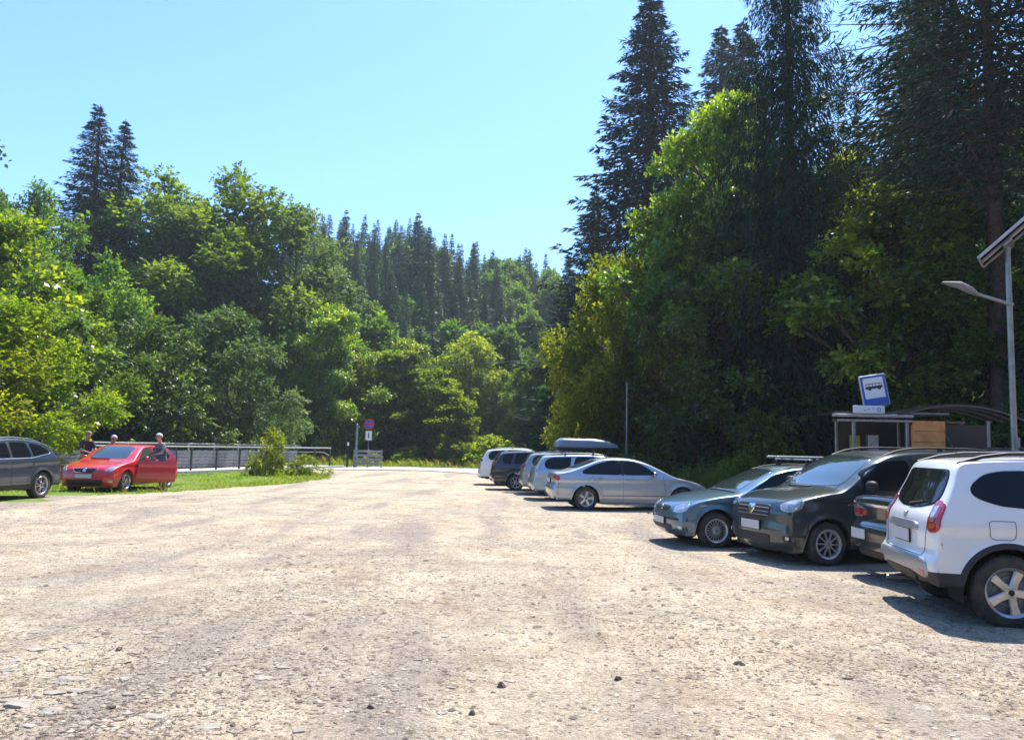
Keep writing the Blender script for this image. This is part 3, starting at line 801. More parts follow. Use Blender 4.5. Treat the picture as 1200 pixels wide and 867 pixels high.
NT = [
 # left, near
 ('broadleaf_tree', 'yellow', 18, 29.5, 345, 'bright green bushy tree right behind the red car and the grey SUV', 1.0),
 ('broadleaf_tree', 'yellow', -75, 27, 330, 'bright green bushy tree cut by the left edge above the grey SUV', 1.0),
 ('broadleaf_tree', 'maple', -15, 36, 232, 'yellow green tall tree at the left edge', 0.9),
 ('broadleaf_tree', 'broad_b', 60, 40, 300, 'mid green tree between the yellow green edge tree and the twin spruces', 0.9),
 ('broadleaf_tree', 'broad_a', 118, 52, 285, 'light topped green tree below the twin spruces', 0.8),
 ('spruce_tree', 'spruce_b', 93, 70, 122, 'tall narrow spruce, left and higher of the twin pair', 1.6),
 ('spruce_tree', 'spruce_b', 128, 71, 140, 'tall narrow spruce, right and lower of the twin pair', 1.5),
 ('broadleaf_tree', 'broad_b', 30, 60, 205, 'thin topped tree far left behind the yellow green tree', .7),
 ('broadleaf_tree', 'broad_b', -20, 66, 215, 'thin topped tree at the far left edge of the skyline', .7),
 ('broadleaf_tree', 'broad_a', 185, 72, 188, 'large dense green tree right of the twin spruces', 1.05),
 ('broadleaf_tree', 'broad_a', 268, 76, 178, 'large open tree with branches showing, highest left of the valley', 1.0),
 ('broadleaf_tree', 'alder', 332, 78, 232, 'rounded grey green tree to the right of the tall open one', 1.0),
 ('broadleaf_tree', 'broad_b', 368, 78, 300, 'grey green tree sloping down towards the conifer hillside', 0.85),
 ('willow_bush', 'willow', 266, 51, 356, 'big round grey green willow behind the railing', 0.95),
 ('broadleaf_tree', 'darkleaf', 175, 46, 365, 'dark green tree behind the red car, left of the round willow', 0.95),
 ('broadleaf_tree', 'darkleaf', 110, 43, 400, 'dark shaded tree behind the people at the red car', 0.9),
 ('broadleaf_tree', 'broad_b', 342, 66, 385, 'shady green tree right of the round willow', 0.8),
 ('broadleaf_tree', 'maple', 388, 67, 345, 'yellow tipped tree with a rusty top above the bush by the railing', 0.7),
 # valley end, beyond the road
 ('broadleaf_tree', 'broad_b', 415, 70, 400, 'green tree directly behind the no stopping sign', 0.8),
 ('broadleaf_tree', 'slim', 455, 72, 405, 'slim bright green tree right of the no stopping sign', 1.3),
 ('broadleaf_tree', 'maple', 478, 74, 388, 'bright green pointed tree in the middle of the row beyond the road', 0.75),
 ('broadleaf_tree', 'slim', 505, 71, 425, 'bright green slim tree in front of the weeping one', 1.4),
 ('broadleaf_tree', 'slim', 532, 69, 452, 'yellow green slim tree at the end of the road', 1.3),
 ('weeping_tree', 'weep', 548, 88, 386, 'pale green weeping tree with rounded tops, centre of the valley', 1.05),
 ('broadleaf_tree', 'broad_b', 590, 84, 432, 'mid green tree just above the white car', 0.75),
 ('broadleaf_tree', 'broad_a', 622, 80, 402, 'green tree in front of the dark spruces, above the dark SUV', 0.7),
 ('broadleaf_tree', 'broad_b', 645, 72, 440, 'shaded green tree left of the dark spruce bottoms', 0.7),
 ('broadleaf_tree', 'darkleaf', 500, 92, 410, 'dark green tree seen between the bright ones beyond the road', 0.8),
 ('broadleaf_tree', 'broad_far', 440, 88, 372, 'mid green tree behind the row beyond the road', 0.8),
 ('broadleaf_tree', 'darkleaf', 300, 88, 330, 'dark green tree between the open tree and the grey green one', 0.9),
 # right
 ('spruce_tree', 'spruce_a', 760, 60, -22, 'tallest dark spruce right of the sky gap', 1.5),
 ('spruce_tree', 'spruce_a', 695, 70, 218, 'dark spruce with open feathery top against the sky', 1.5),
 ('spruce_tree', 'spruce_a', 664, 82, 300, 'dark spruce low at the left foot of the right hand slope', 1.5),
 ('spruce_tree', 'spruce_b', 846, 74, 30, 'dark spruce with its tip showing above the maple', 1.6),
 ('spruce_tree', 'spruce_b', 872, 72, 25, 'dark spruce tip right beside the hanging spruce', 1.6),
 ('spruce_tree', 'spruce_hang', 926, 30, -110, 'big spruce with hanging branch curtains and bare dark trunk', 1.08),
 ('maple_tree', 'maple', 846, 33, 82, 'yellow green maple standing before the tallest spruce', 0.5),
 ('maple_tree', 'maple', 792, 33, 212, 'maple with light leaves on its left side, above the silver sedan', 0.7),
 ('maple_tree', 'yellow', 722, 34, 292, 'maple branches reaching left over the cars with roof box', 0.62),  # yellow leaf prototype puts the sunlit look into the leaf colour
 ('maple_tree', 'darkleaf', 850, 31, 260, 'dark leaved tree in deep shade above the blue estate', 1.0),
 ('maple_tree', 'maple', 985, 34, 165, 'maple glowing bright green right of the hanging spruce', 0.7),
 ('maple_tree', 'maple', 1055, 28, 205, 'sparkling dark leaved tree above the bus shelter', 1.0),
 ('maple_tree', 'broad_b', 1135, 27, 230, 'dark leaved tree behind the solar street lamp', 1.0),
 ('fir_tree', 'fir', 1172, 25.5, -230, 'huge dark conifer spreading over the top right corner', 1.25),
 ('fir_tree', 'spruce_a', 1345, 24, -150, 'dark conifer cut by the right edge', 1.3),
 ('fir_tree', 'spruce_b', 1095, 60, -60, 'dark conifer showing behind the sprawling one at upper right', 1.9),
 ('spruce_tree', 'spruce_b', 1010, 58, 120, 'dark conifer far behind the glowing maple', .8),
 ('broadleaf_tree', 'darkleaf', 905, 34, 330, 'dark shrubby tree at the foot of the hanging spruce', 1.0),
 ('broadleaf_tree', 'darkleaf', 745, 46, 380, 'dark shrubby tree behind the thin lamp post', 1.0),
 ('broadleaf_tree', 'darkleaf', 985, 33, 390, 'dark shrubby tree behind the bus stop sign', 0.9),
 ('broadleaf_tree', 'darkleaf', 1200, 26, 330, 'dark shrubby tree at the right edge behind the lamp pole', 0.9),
 ('broadleaf_tree', 'darkleaf', 820, 40, 330, 'dark tree in shade low behind the reeds', 1.1),
 # small ones by the lot
 ('bush', 'bush', 325, 39.5, 505, 'bright green young bush sticking up before the railing', .62),
 ('bush', 'bush', 360, 41, 534, 'low yellowish bush right of the bright young one', 1.5),
 ('bush', 'bush', 303, 38.5, 541, 'small leafy bush left of the bright young one', .9),
 ('bush', 'bush', 440, 61, 531, 'low bush with brownish stems under the no stopping sign', 1.3),
 ('bush', 'bush', 545, 66, 520, 'small yellow green bush by the road end', 1.6),
 ('bush', 'bush', 575, 67, 512, 'green bush right above the white car', 1.4),
 ('bush', 'bush', 480, 66, 525, 'leafy bush on the far verge in the middle', 1.6),
 ('bush', 'bush', 898, 27, 510, 'small sunlit bush in the shade above the roof bars', .8),
 ('bush', 'bush', 868, 26, 537, 'sunlit bush behind the blue estate', 1.1),
]
for a in NT:
    tree_at(a[0], a[1], a[2], a[3], a[4], a[5], wide=a[6], cat='bush' if 'bush' in a[0] else 'tree')

for k_, (px, D, ty, wd) in enumerate([(352, 112, 242, 1.1), (372, 106, 262, 1.2), (398, 104, 246, 1.3), (412, 96, 262, 1.2), (432, 108, 262, 1.2), (448, 100, 296, 1.2), (462, 90, 330, 1.3), (484, 102, 250, 1.5), (498, 98, 268, 1.3), (517, 106, 262, 1.2), (535, 100, 300, 1.3), (552, 108, 285, 1.2), (566, 98, 330, 1.3), (580, 112, 305, 1.2), (598, 118, 330, 1.1), (470, 116, 268, 1.2), (528, 94, 340, 1.2)]):
    tree_at('spruce_tree', 'spruce_mid', px, D * 1.3, ty + (12 if k_ % 3 == 0 else 0), 'tall dark blue green spruce low on the hillside in the middle of the valley', wide=wd, group='tall spruces low on the hillside')
# hillside: each conifer is a thing of its own; leave out those the hill or nearer trees hide
hr = np.random.default_rng(77)
cnt = 0
def visible_px(x, y, z):
    v = CM.inverted() @ Vector((x, y, z))
    return 600 + FPX * v.x / -v.z, 433.5 - FPX * v.y / -v.z
first = True
cells = []
for iy in range(0, 70):
    for ix in range(-95, 60):
        y = 92 + iy * 4.4 + (hr.random() - .5) * 3.6; x = ix * 3.5 + (hr.random() - .5) * 2.6 + (iy % 2) * 1.7
        cells.append((x, y))
cells.sort(key=lambda c: c[1])
skyline = {}
for x, y in cells:
    z = T(x, y)
    h = 10.5 + 6 * hr.random()
    px, py = visible_px(x, y, z + h)
    if px < 318 or px > 705: continue
    # what the photo shows of it: is its top above what stands in front?
    b = int(px // 5)
    lim = {k: v for k, v in ((318, 262), (390, 330), (440, 378), (520, 400), (600, 420), (705, 300))}
    cover = np.interp(px, [318, 360, 400, 440, 520, 600, 640, 700], [240, 290, 350, 380, 400, 410, 330, 215])
    if py > cover: continue
    m_ = min(skyline.get(b + k, 9999) for k in (-1, 0, 1))
    if py > m_ + 2.0: continue
    for k in (-1, 0, 1): skyline[b + k] = min(skyline.get(b + k, 9999), py)
    cnt += 1
    broad = hr.random() < (0.10 if px < 560 else 0.65)
    if broad:
        s_ = h / 13 * .8
        o = empty('broadleaf_tree', (x, y, z), hr.random() * 6.28); o.scale = (s_ * .85, s_ * .85, s_)
        link('crown', PROTO['broad_far'][1], o); link('trunk', PROTO['broad_far'][0], o)
        tag(o, 'round broadleaf tree standing among the conifers on the far wooded hillside', 'tree', 'broadleaf trees on the far hillside')
    else:
        i = int(hr.integers(4)); s_ = h / (19 + i)
        o = link('spruce_tree', SPF[i]); o.location = (x, y, z - .3); o.rotation_euler = (R(2.5) * (hr.random() - .5), R(2.5) * (hr.random() - .5), hr.random() * 6.28); wv = 1.05 + .75 * hr.random(); o.scale = (s_ * wv, s_ * wv, s_)
        tag(o, 'spruce in the dense conifer stand on the far hillside', 'tree', 'spruces on the far hillside')
# deeper dark trees on the slope behind the right hand row
k = 0
for i in range(46):
    x = 12 + 44 * hr.random(); y = 34 + 46 * hr.random()
    px, py = visible_px(x, y, T(x, y) + 12)
    if px < 700 or px > 1330 or x < 9 + 0.12 * (y - 20) or (y < 46 and x < 24): continue
    pr = 'spruce_b' if hr.random() < .6 else 'darkleaf'
    s_ = (0.62 + .3 * hr.random()) * (1 if pr == 'spruce_b' else 1.1)
    place_tree('spruce_tree' if pr == 'spruce_b' else 'broadleaf_tree', PROTO[pr], (x, y, T(x, y) - .2), hr.random() * 6.28, s_,
               'dark conifer in the shade deep inside the right hand wood' if pr == 'spruce_b' else 'dark broadleaf tree in the shade deep inside the right hand wood', 'trees deep in the right hand wood')
    k += 1
for i in range(30):   # slope on the left behind the near trees
    x = -34 - 60 * hr.random(); y = 52 + 50 * hr.random()
    px, py = visible_px(x, y, T(x, y) + 14)
    if px < -60 or px > 380: continue
    if py < np.interp(px, [0, 60, 160, 240, 330], [225, 225, 205, 205, 240]): continue
    place_tree('broadleaf_tree', PROTO['darkleaf'], (x, y, T(x, y) - .2), hr.random() * 6.28, 1.0, 'shaded broadleaf tree deep behind the left hand trees', 'trees deep behind the left bank')
print('hillside trees', cnt, 'right', k)

# reeds behind the silver sedan
def reeds(name, px, D, n, h, label, cat='reeds'):
    q = ht(px, 540, D); r = np.random.default_rng(px)
    B = np.stack([r.normal(size=n) * .55, r.normal(size=n) * .4, np.zeros(n)], 1)
    a = r.random(n) * 6.283; H_ = h * (0.6 + .5 * r.random(n)); ln = 0.2 + .55 * r.random(n)
    u = np.stack([np.cos(a), np.sin(a), 0 * a], 1); s_ = np.stack([-np.sin(a), np.cos(a), 0 * a], 1) * .018
    V = []; F = []
    ks = [0, .35, .7, .9, 1.0]
    rows = []
    for k in ks:
        c = B + u * (ln * H_ * k ** 2)[:, None] + np.array([0, 0, 1.0]) * (H_ * (k - .38 * ln * k ** 3))[:, None]
        wd = 1 - .85 * k
        rows.append(np.stack([c - s_ * wd, c + s_ * wd], 1))
    A = np.stack(rows, 1).reshape(n, -1, 3)   # n,10,3
    idx = np.array([(2 * i, 2 * i + 1, 2 * i + 3, 2 * i + 2) for i in range(4)])
    F = (idx[None] + (np.arange(n) * 10)[:, None, None]).reshape(-1, 4)
    o = link(name, npmesh(name, A.reshape(-1, 3), F, M['reed']))
    o.location = (q.x, q.y, T(q.x, q.y)); tag(o, label, cat)
M['reed'] = leafmat('reed_blades', [(0.06, 0.09, 0.02), (0.12, 0.17, 0.03), (0.24, 0.27, 0.07)], trans=.45, hue=0)
reeds('reed_clump', 818, 25.0, 260, 1.5, 'arching clump of reeds behind the nose of the silver sedan')
reeds('reed_clump', 846, 24.5, 260, 1.5, 'taller reed clump just left of the blue estate roof')

# twig reaching in at the far left, high up
rt = np.random.default_rng(5)
def hanging_twig():
    e = empty('overhanging_branch', tuple(ht(-14, 178, 18)))
    tag(e, 'leafy branch tip poking in at the left edge against the sky', 'branch')
    P = [(-1.2, 0, -.3), (-.5, 0, 0), (0, 0, .1), (.28, 0, .0)]
    MB().tube(P, [.03, .02, .012, .005], 5).build('twig', M['bark'], e)
    n = 150; k = rt.random(n)
    B = np.stack([-.9 + 1.25 * k + .05 * rt.normal(size=n), .12 * rt.normal(size=n), .02 + .14 * rt.normal(size=n)], 1)
    d = nrm(rt.normal(size=(n, 3)) + np.array([.5, 0, -.3])); s_ = nrm(np.cross(d, nrm(rt.normal(size=(n, 3)))))
    link('leaves', npmesh('leaves', quads_from(B, d, s_, np.full(n, .13), np.full(n, .045)), np.arange(4 * n).reshape(-1, 4), M['leaf_dark']), e)
hanging_twig()
# ------------------------------------------------------------------ cars
def catmull(P, n, closed=False):
    P = np.asarray(P, float)
    d = np.r_[0, np.cumsum(np.linalg.norm(np.diff(P[:, :2], axis=0), axis=1) ** 0.5)]
    out = []
    t = np.linspace(0, d[-1], n * 6)
    m = np.zeros_like(P)
    for i in range(len(P)):
        if i == 0: m[i] = (P[1] - P[0]) / (d[1] - d[0])
        elif i == len(P) - 1: m[i] = (P[-1] - P[-2]) / (d[-1] - d[-2])
        else:
            a = (P[i] - P[i - 1]) / (d[i] - d[i - 1]); b = (P[i + 1] - P[i]) / (d[i + 1] - d[i])
            m[i] = (a * (d[i + 1] - d[i]) + b * (d[i] - d[i - 1])) / (d[i + 1] - d[i - 1])
    idx = np.clip(np.searchsorted(d, t, side='right') - 1, 0, len(P) - 2)
    h = (d[idx + 1] - d[idx]); s = (t - d[idx]) / h
    s = s[:, None]; h = h[:, None]
    Q = (2 * s ** 3 - 3 * s ** 2 + 1) * P[idx] + (s ** 3 - 2 * s ** 2 + s) * h * m[idx] + (-2 * s ** 3 + 3 * s ** 2) * P[idx + 1] + (s ** 3 - s ** 2) * h * m[idx + 1]
    # resample evenly along the curve
    L = np.r_[0, np.cumsum(np.linalg.norm(np.diff(Q[:, :2], axis=0), axis=1))]
    u = np.linspace(0, L[-1], n)
    return np.stack([np.interp(u, L, Q[:, k]) for k in range(Q.shape[1])], 1)

def clad_paint(base, cz, xw, wr, ra):
    # painted body with unpainted black plastic along the sills and round the wheel arches
    m = base.copy(); m.name = base.name + '_with_cladding'
    n = m.node_tree; N = n.nodes; L = n.links; p = N['Principled BSDF']; out = N['Material Output']
    tc = N.new('ShaderNodeTexCoord'); sep = N.new('ShaderNodeSeparateXYZ'); L.new(tc.outputs['Object'], sep.inputs[0])
    def math_(op, a, b=None, c=None):
        q = N.new('ShaderNodeMath'); q.operation = op
        for i, v in enumerate((a, b, c)):
            if v is None: continue
            if isinstance(v, (int, float)): q.inputs[i].default_value = v
            else: L.new(v, q.inputs[i])
        return q.outputs[0]
    f = math_('LESS_THAN', sep.outputs[2], cz)
    for x in xw:
        dx = math_('SUBTRACT', sep.outputs[0], x); dz = math_('SUBTRACT', sep.outputs[2], wr)
        d = math_('ADD', math_('MULTIPLY', dx, dx), math_('MULTIPLY', dz, dz))
        f = math_('MAXIMUM', f, math_('LESS_THAN', d, ra * ra))
    pl = N.new('ShaderNodeBsdfPrincipled'); pl.inputs['Base Color'].default_value = (.022, .022, .024, 1); pl.inputs['Roughness'].default_value = .55
    ms = N.new('ShaderNodeMixShader'); L.new(f, ms.inputs[0]); L.new(p.outputs[0], ms.inputs[1]); L.new(pl.outputs[0], ms.inputs[2]); L.new(ms.outputs[0], out.inputs[0])
    return m

class Car:
    def __init__(s, name, sp, label, paintmat, loc, heading, cat='car', group='cars parked on the gravel lot'):
        s.sp = sp; s.L = sp['L']; s.W = sp['W']; s.paint = paintmat
        s.root = empty(name, loc, heading)
        tag(s.root, label, cat, group)
        s.xw = [s.L / 2 - sp['fo'], s.L / 2 - sp['fo'] - sp['wb']]
        s.make_body()
    def X(s, q): return s.L / 2 - q
    def yside(s, x, z):
        sp = s.sp; W2 = s.W / 2; belt = sp.get('belt', .95)
        xf = s.L / 2; x = np.asarray(x, float); z = np.asarray(z, float)
        tf = np.clip((x - (xf - sp.get('tf', 1.3))) / sp.get('tf', 1.3), 0, 1); tr_ = np.clip(((-xf + sp.get('tr', 1.1)) - x) / sp.get('tr', 1.1), 0, 1)
        y = W2 * (1 - sp.get('pf', .09) * tf ** 2.2 - sp.get('pr', .07) * tr_ ** 2.4)
        up = z - belt
        y = y - sp.get('tumble', .30) * (np.sqrt(up ** 2 + .0012) + up) / 2 - sp.get('tumble2', .12) * np.clip(up, 0, 1) ** 2
        y = y - 0.05 * np.clip((0.62 - z) / 0.4, 0, 1) ** 2 - .02 * np.clip((z - .62) / (belt - .62), 0, 1) ** 2
        cz, cs = sp.get('crease', (.80, .012)); cz = cz + sp.get('cslope', 0.03) * (x / 2)
        y = y + cs * np.tanh((cz - z) / .018) * np.exp(-((z - cz) / .16) ** 2) * -1
        cz2 = sp.get('crease2', .42)
        y = y + .012 * np.exp(-((z - cz2) / .06) ** 2)
        for xw in s.xw:
            d = np.hypot(x - xw, z - sp['wr']); Ra = sp['ra']
            y = y + sp.get('flare', .014) * np.exp(-((d - Ra) / .055) ** 2) * (z < belt)
        return y
    def zlow(s, x):
        sp = s.sp; z = np.full(np.shape(x), sp.get('sill', .22), float)
        zs = np.interp(x, [-s.L / 2, s.xw[1] - .45, s.xw[1], s.xw[0], s.xw[0] + .45, s.L / 2], [sp.get('zr', .30), sp.get('zr', .30), sp.get('sill', .2), sp.get('sill', .2), sp.get('zf', .2), sp.get('zf', .2)])
        z = zs.copy()
        for xw in s.xw:
            d = np.abs(x - xw); Ra = sp['ra']
            arch = sp['wr'] + np.sqrt(np.clip(Ra ** 2 - d ** 2, 0, None))
            z = np.where(d < Ra, np.maximum(z, np.where(d < Ra * .995, arch, z)), z)
        return z
    def make_body(s):
        sp = s.sp
        P = catmull([(s.X(a), b, c) for a, b, c in sp['prof']], 150)
        x, z, r = P[:, 0], P[:, 1], P[:, 2]
        tx, tz = np.gradient(x), np.gradient(z)
        l = np.hypot(tx, tz); nx, nz = tz / l, -tx / l     # travelling front->top->rear : inward normal
        # check direction: at the roof (tx<0) inward must be down
        mid = len(x) // 2
        if nz[mid] > 0: nx, nz = -nx, -nz
        k = 9; ker = np.hanning(2 * k + 1); ker /= ker.sum()
        def smooth(a): return np.convolve(np.r_[np.full(k, a[0]), a, np.full(k, a[-1])], ker, 'valid')
        nx, nz = smooth(nx), smooth(nz); l = np.hypot(nx, nz); nx, nz = nx / l, nz / l
        r = smooth(r)
        Ex, Ez = x + nx * r, z + nz * r
        for _ in range(3):
            Ex[1:-1] = (Ex[:-2] + Ex[1:-1] * 2 + Ex[2:]) / 4; Ez[1:-1] = (Ez[:-2] + Ez[1:-1] * 2 + Ez[2:]) / 4
        Ey = s.yside(Ex, Ez)
        nv = 14; pw = sp.get('pw', 3.2)
        V = []; n = len(x)
        for i in range(n):
            row = []
            for j in range(nv + 1):
                v = math.sin(j / nv * math.pi / 2)
                g = 1 - (1 - v ** pw) ** (1 / pw)
                gg = 0.25 * v * v + 0.75 * g
                row.append((x[i] + (Ex[i] - x[i]) * gg, Ey[i] * v, z[i] + (Ez[i] - z[i]) * gg))
            V.append(row)
        top = np.array(V)                             # n, nv+1, 3
        m = 26
        u = np.maximum.accumulate(Ex[0] - Ex + 0) ; 
        s_arc = np.r_[0, np.cumsum(np.hypot(np.diff(Ex), np.diff(Ez)))]
        mono = np.maximum.accumulate(-Ex); mono = (mono - mono[0]) + s_arc * 0.03
        tau = mono / mono[-1]
        Bx = Ex.max() - 0.0 - tau * (Ex.max() - Ex.min())
        Bx = np.clip(Bx, Ex.min(), Ex.max()); Bx[0] = Ex[0]; Bx[-1] = Ex[-1]
        Bz = s.zlow(Bx); Bz[0] = Ez[0]; Bz[-1] = Ez[-1]
        Bz = np.minimum(Bz, Ez)
        t = np.linspace(0, 1, m + 1)
        sx = Ex[:, None] * (1 - t) + Bx[:, None] * t; sz = Ez[:, None] * (1 - t) + Bz[:, None] * t
        sy = s.yside(sx, sz)
        side = np.stack([sx, sy, sz], 2)
        full = np.concatenate([top, side[:, 1:]], 1)   # n, nv+m+1
        # tuck the bottom rim under and inwards
        rim = full[:, -1:].copy(); rim[:, :, 1] -= 0.05; rim2 = full[:, -1:].copy(); rim2[:, :, 1] *= 0.72
        full = np.concatenate([full, rim, rim2], 1)
        c = full.shape[1]
        left = full.reshape(-1, 3); right = left * np.array([1, -1, 1])
        i = (np.arange(n - 1)[:, None] * c + np.arange(c - 1)[None]).ravel()
        fl = np.stack([i, i + 1, i + c + 1, i + c], 1); fr = fl[:, ::-1] + len(left)
        verts = np.concatenate([left, right]); faces = np.concatenate([fl, fr])
        # weld the centre line
        cen = np.arange(n) * c
        faces = np.where(np.isin(faces, cen + len(left)), faces - len(left), faces)
        a = verts[faces]; area = np.linalg.norm(np.cross(a[:, 2] - a[:, 0], a[:, 3] - a[:, 1]), axis=1)
        faces = faces[area > 1e-8]
        if sp.get('clad') is not None: s.bodymat = clad_paint(s.paint, sp['clad'], s.xw, sp['wr'], sp['ra'] + .055)
        else: s.bodymat = s.paint
        me = npmesh('body', verts, faces, [s.bodymat], smooth=True)
        link('body', me, s.root)
        s.bvh = BVHTree.FromPolygons([tuple(v) for v in verts.tolist()], faces.tolist())
        # floor pan and wheel wells
        mb = MB(); zb = sp.get('sill', .2) + .03
        x0, x1 = -s.L / 2 + .35, s.L / 2 - .35
        cuts = [x0, s.xw[1] - sp['ra'] - .02, s.xw[1] + sp['ra'] + .02, s.xw[0] - sp['ra'] - .02, s.xw[0] + sp['ra'] + .02, x1]
        mb.box(((x0 + x1) / 2, 0, zb + .12), (x1 - x0, s.W * .52, .2))
        for q in (0, 2, 4):
            mb.box(((cuts[q] + cuts[q + 1]) / 2, 0, zb + .13), (max(.05, cuts[q + 1] - cuts[q]), s.W * .86, .18))
        for xw in s.xw:
            for sy_ in (-1, 1):
                pr = []; N_ = 14
                vs = []; fs = []
                for kq in range(N_ + 1):
                    an = math.pi * kq / N_ * 1.2 - .3
                    cx, cz_ = xw + math.cos(an) * (sp['ra'] + .005), sp['wr'] + math.sin(an) * (sp['ra'] + .005)
                    yo = float(s.yside(cx, cz_)) - .015
                    vs += [(cx, sy_ * yo, cz_), (cx, sy_ * s.W * .25, cz_)]
                for kq in range(N_): fs.append((2 * kq, 2 * kq + 1, 2 * kq + 3, 2 * kq + 2))
                mb.add(vs, fs)
        mb.build('floor_pan', M['well'], s.root)
    # -- things pressed on to the body
    def cast(s, p, d):
        d = Vector(d).normalized()
        o = Vector(p) - d * 4.0
        h = s.bvh.ray_cast(o, d, 8.0)
        return (h[0], h[1]) if h[0] is not None else (None, None)
    def panel(s, name, pts, d, mat, th=.006, mirror=True, res=40, rings=(1, .985, .93, .8, .6, .4, .2), parent=None, both=None, smooth=2, sink=.004, label=None):
        """pts: 3D points (outline), pressed on to the body along d; a proud rounded panel"""
        P = np.array(pts, float); cl = np.vstack([P, P[:1]])
        L_ = np.r_[0, np.cumsum(np.linalg.norm(np.diff(cl, axis=0), axis=1))]
        u = np.linspace(0, L_[-1], res, endpoint=False)
        B = np.stack([np.interp(u, L_, cl[:, k]) for k in range(3)], 1)
        for _ in range(smooth): B = (np.roll(B, 1, 0) + 2 * B + np.roll(B, -1, 0)) / 4
        c = B.mean(0)
        vs = []; ok = True; last = None
        rr = list(rings) + [0]
        for q, k in enumerate(rr):
            pp = [c] if k == 0 else c + (B - c) * k
            for p in pp:
                h, nn = s.cast(p, d)
                if h is None:
                    h, nn = (last if last else (Vector(p), -Vector(d).normalized()))
                last = (h, nn)
                if nn.dot(Vector(d)) > 0: nn = -nn
                vs.append(h + nn * (-sink if q == 0 else th))
        n = res; fs = []
        for q in range(len(rr) - 2):
            for i in range(n):
                j = (i + 1) % n
                fs.append((q * n + i, q * n + j, q * n + n + j, q * n + n + i))
        b = (len(rr) - 2) * n; e = b + n
        for i in range(n): fs.append((b + i, b + (i + 1) % n, e))
        out = []
        for sgn in ((1, -1) if mirror else (1,)):
            mb = MB(); mb.add([(v.x, v.y * sgn, v.z) for v in vs], fs)
            o = mb.build(name, mat, parent or s.root, smooth=False)
            o.data.polygons.foreach_set('use_smooth', [True] * len(o.data.polygons))
            if label: o['label'] = label
            out.append(o)
        return out
    def sidep(s, name, sz, mat, **k):
        return s.panel(name, [(s.X(a), 0, b) for a, b in sz], (0, -1, 0), mat, **k)
    def frontp(s, name, yz, mat, **k):
        k.setdefault('mirror', False)
        return s.panel(name, [(0, a, b) for a, b in yz], (-1, 0, 0), mat, **k)
    def rearp(s, name, yz, mat, **k):
        k.setdefault('mirror', False)
        return s.panel(name, [(0, a, b) for a, b in yz], (1, 0, 0), mat, **k)
    def line(s, name, pts, d, mat, r=.004, mirror=True, n=24, off=.0, parent=None):
        P = np.array(pts, float); L_ = np.r_[0, np.cumsum(np.linalg.norm(np.diff(P, axis=0), axis=1))]
        u = np.linspace(0, L_[-1], n)
        B = np.stack([np.interp(u, L_, P[:, k]) for k in range(3)], 1)
        for _ in range(1): B[1:-1] = (B[:-2] + 2 * B[1:-1] + B[2:]) / 4
        H = []
        for p in B:
            h, nn = s.cast(p, d)
            if h is not None: H.append(h + (nn if nn.dot(Vector(d)) < 0 else -nn) * off)
        if len(H) < 2: return
        for sgn in ((1, -1) if mirror else (1,)):
            MB().tube([(h.x, h.y * sgn, h.z) for h in H], r, 5).build(name, mat, parent or s.root)
    def sideline(s, name, sz, mat=None, **k): s.line(name, [(s.X(a), 0, b) for a, b in sz], (0, -1, 0), mat or M['seam'], **k)
    def surf(s, q, z, d=(0, -1, 0), y=0):
        h, n = s.cast((s.X(q), y, z), d); return h
    # -- wheels
    def wheels(s, style, rim_r, mat=None, width=.21, cap=None):
        sp = s.sp; wr = sp['wr']
        mat = mat or M['alloy']
        key = (style, rim_r, wr, mat.name, width)
        if key not in WHEELS: WHEELS[key] = wheel_mesh(style, rim_r, wr, mat, width)
        tm, rm, dm, cm_ = WHEELS[key]
        for xw in s.xw:
            for sy_ in (1, -1):
                yo = float(s.yside(xw, wr + sp['ra'])) - sp.get('inset', .02)
                e = empty('wheel'); e.parent = s.root; e.location = (xw, sy_ * (yo - width / 2), wr)
                e.rotation_euler = (0, random.random() * 6.28, 0 if sy_ > 0 else math.pi)
                e.rotation_mode = 'ZYX' if sy_ < 0 else 'XYZ'
                link('tyre', tm, e); link('rim', rm, e); link('brake_disc', dm, e)
                if cm_: link('hub_cap', cm_, e)

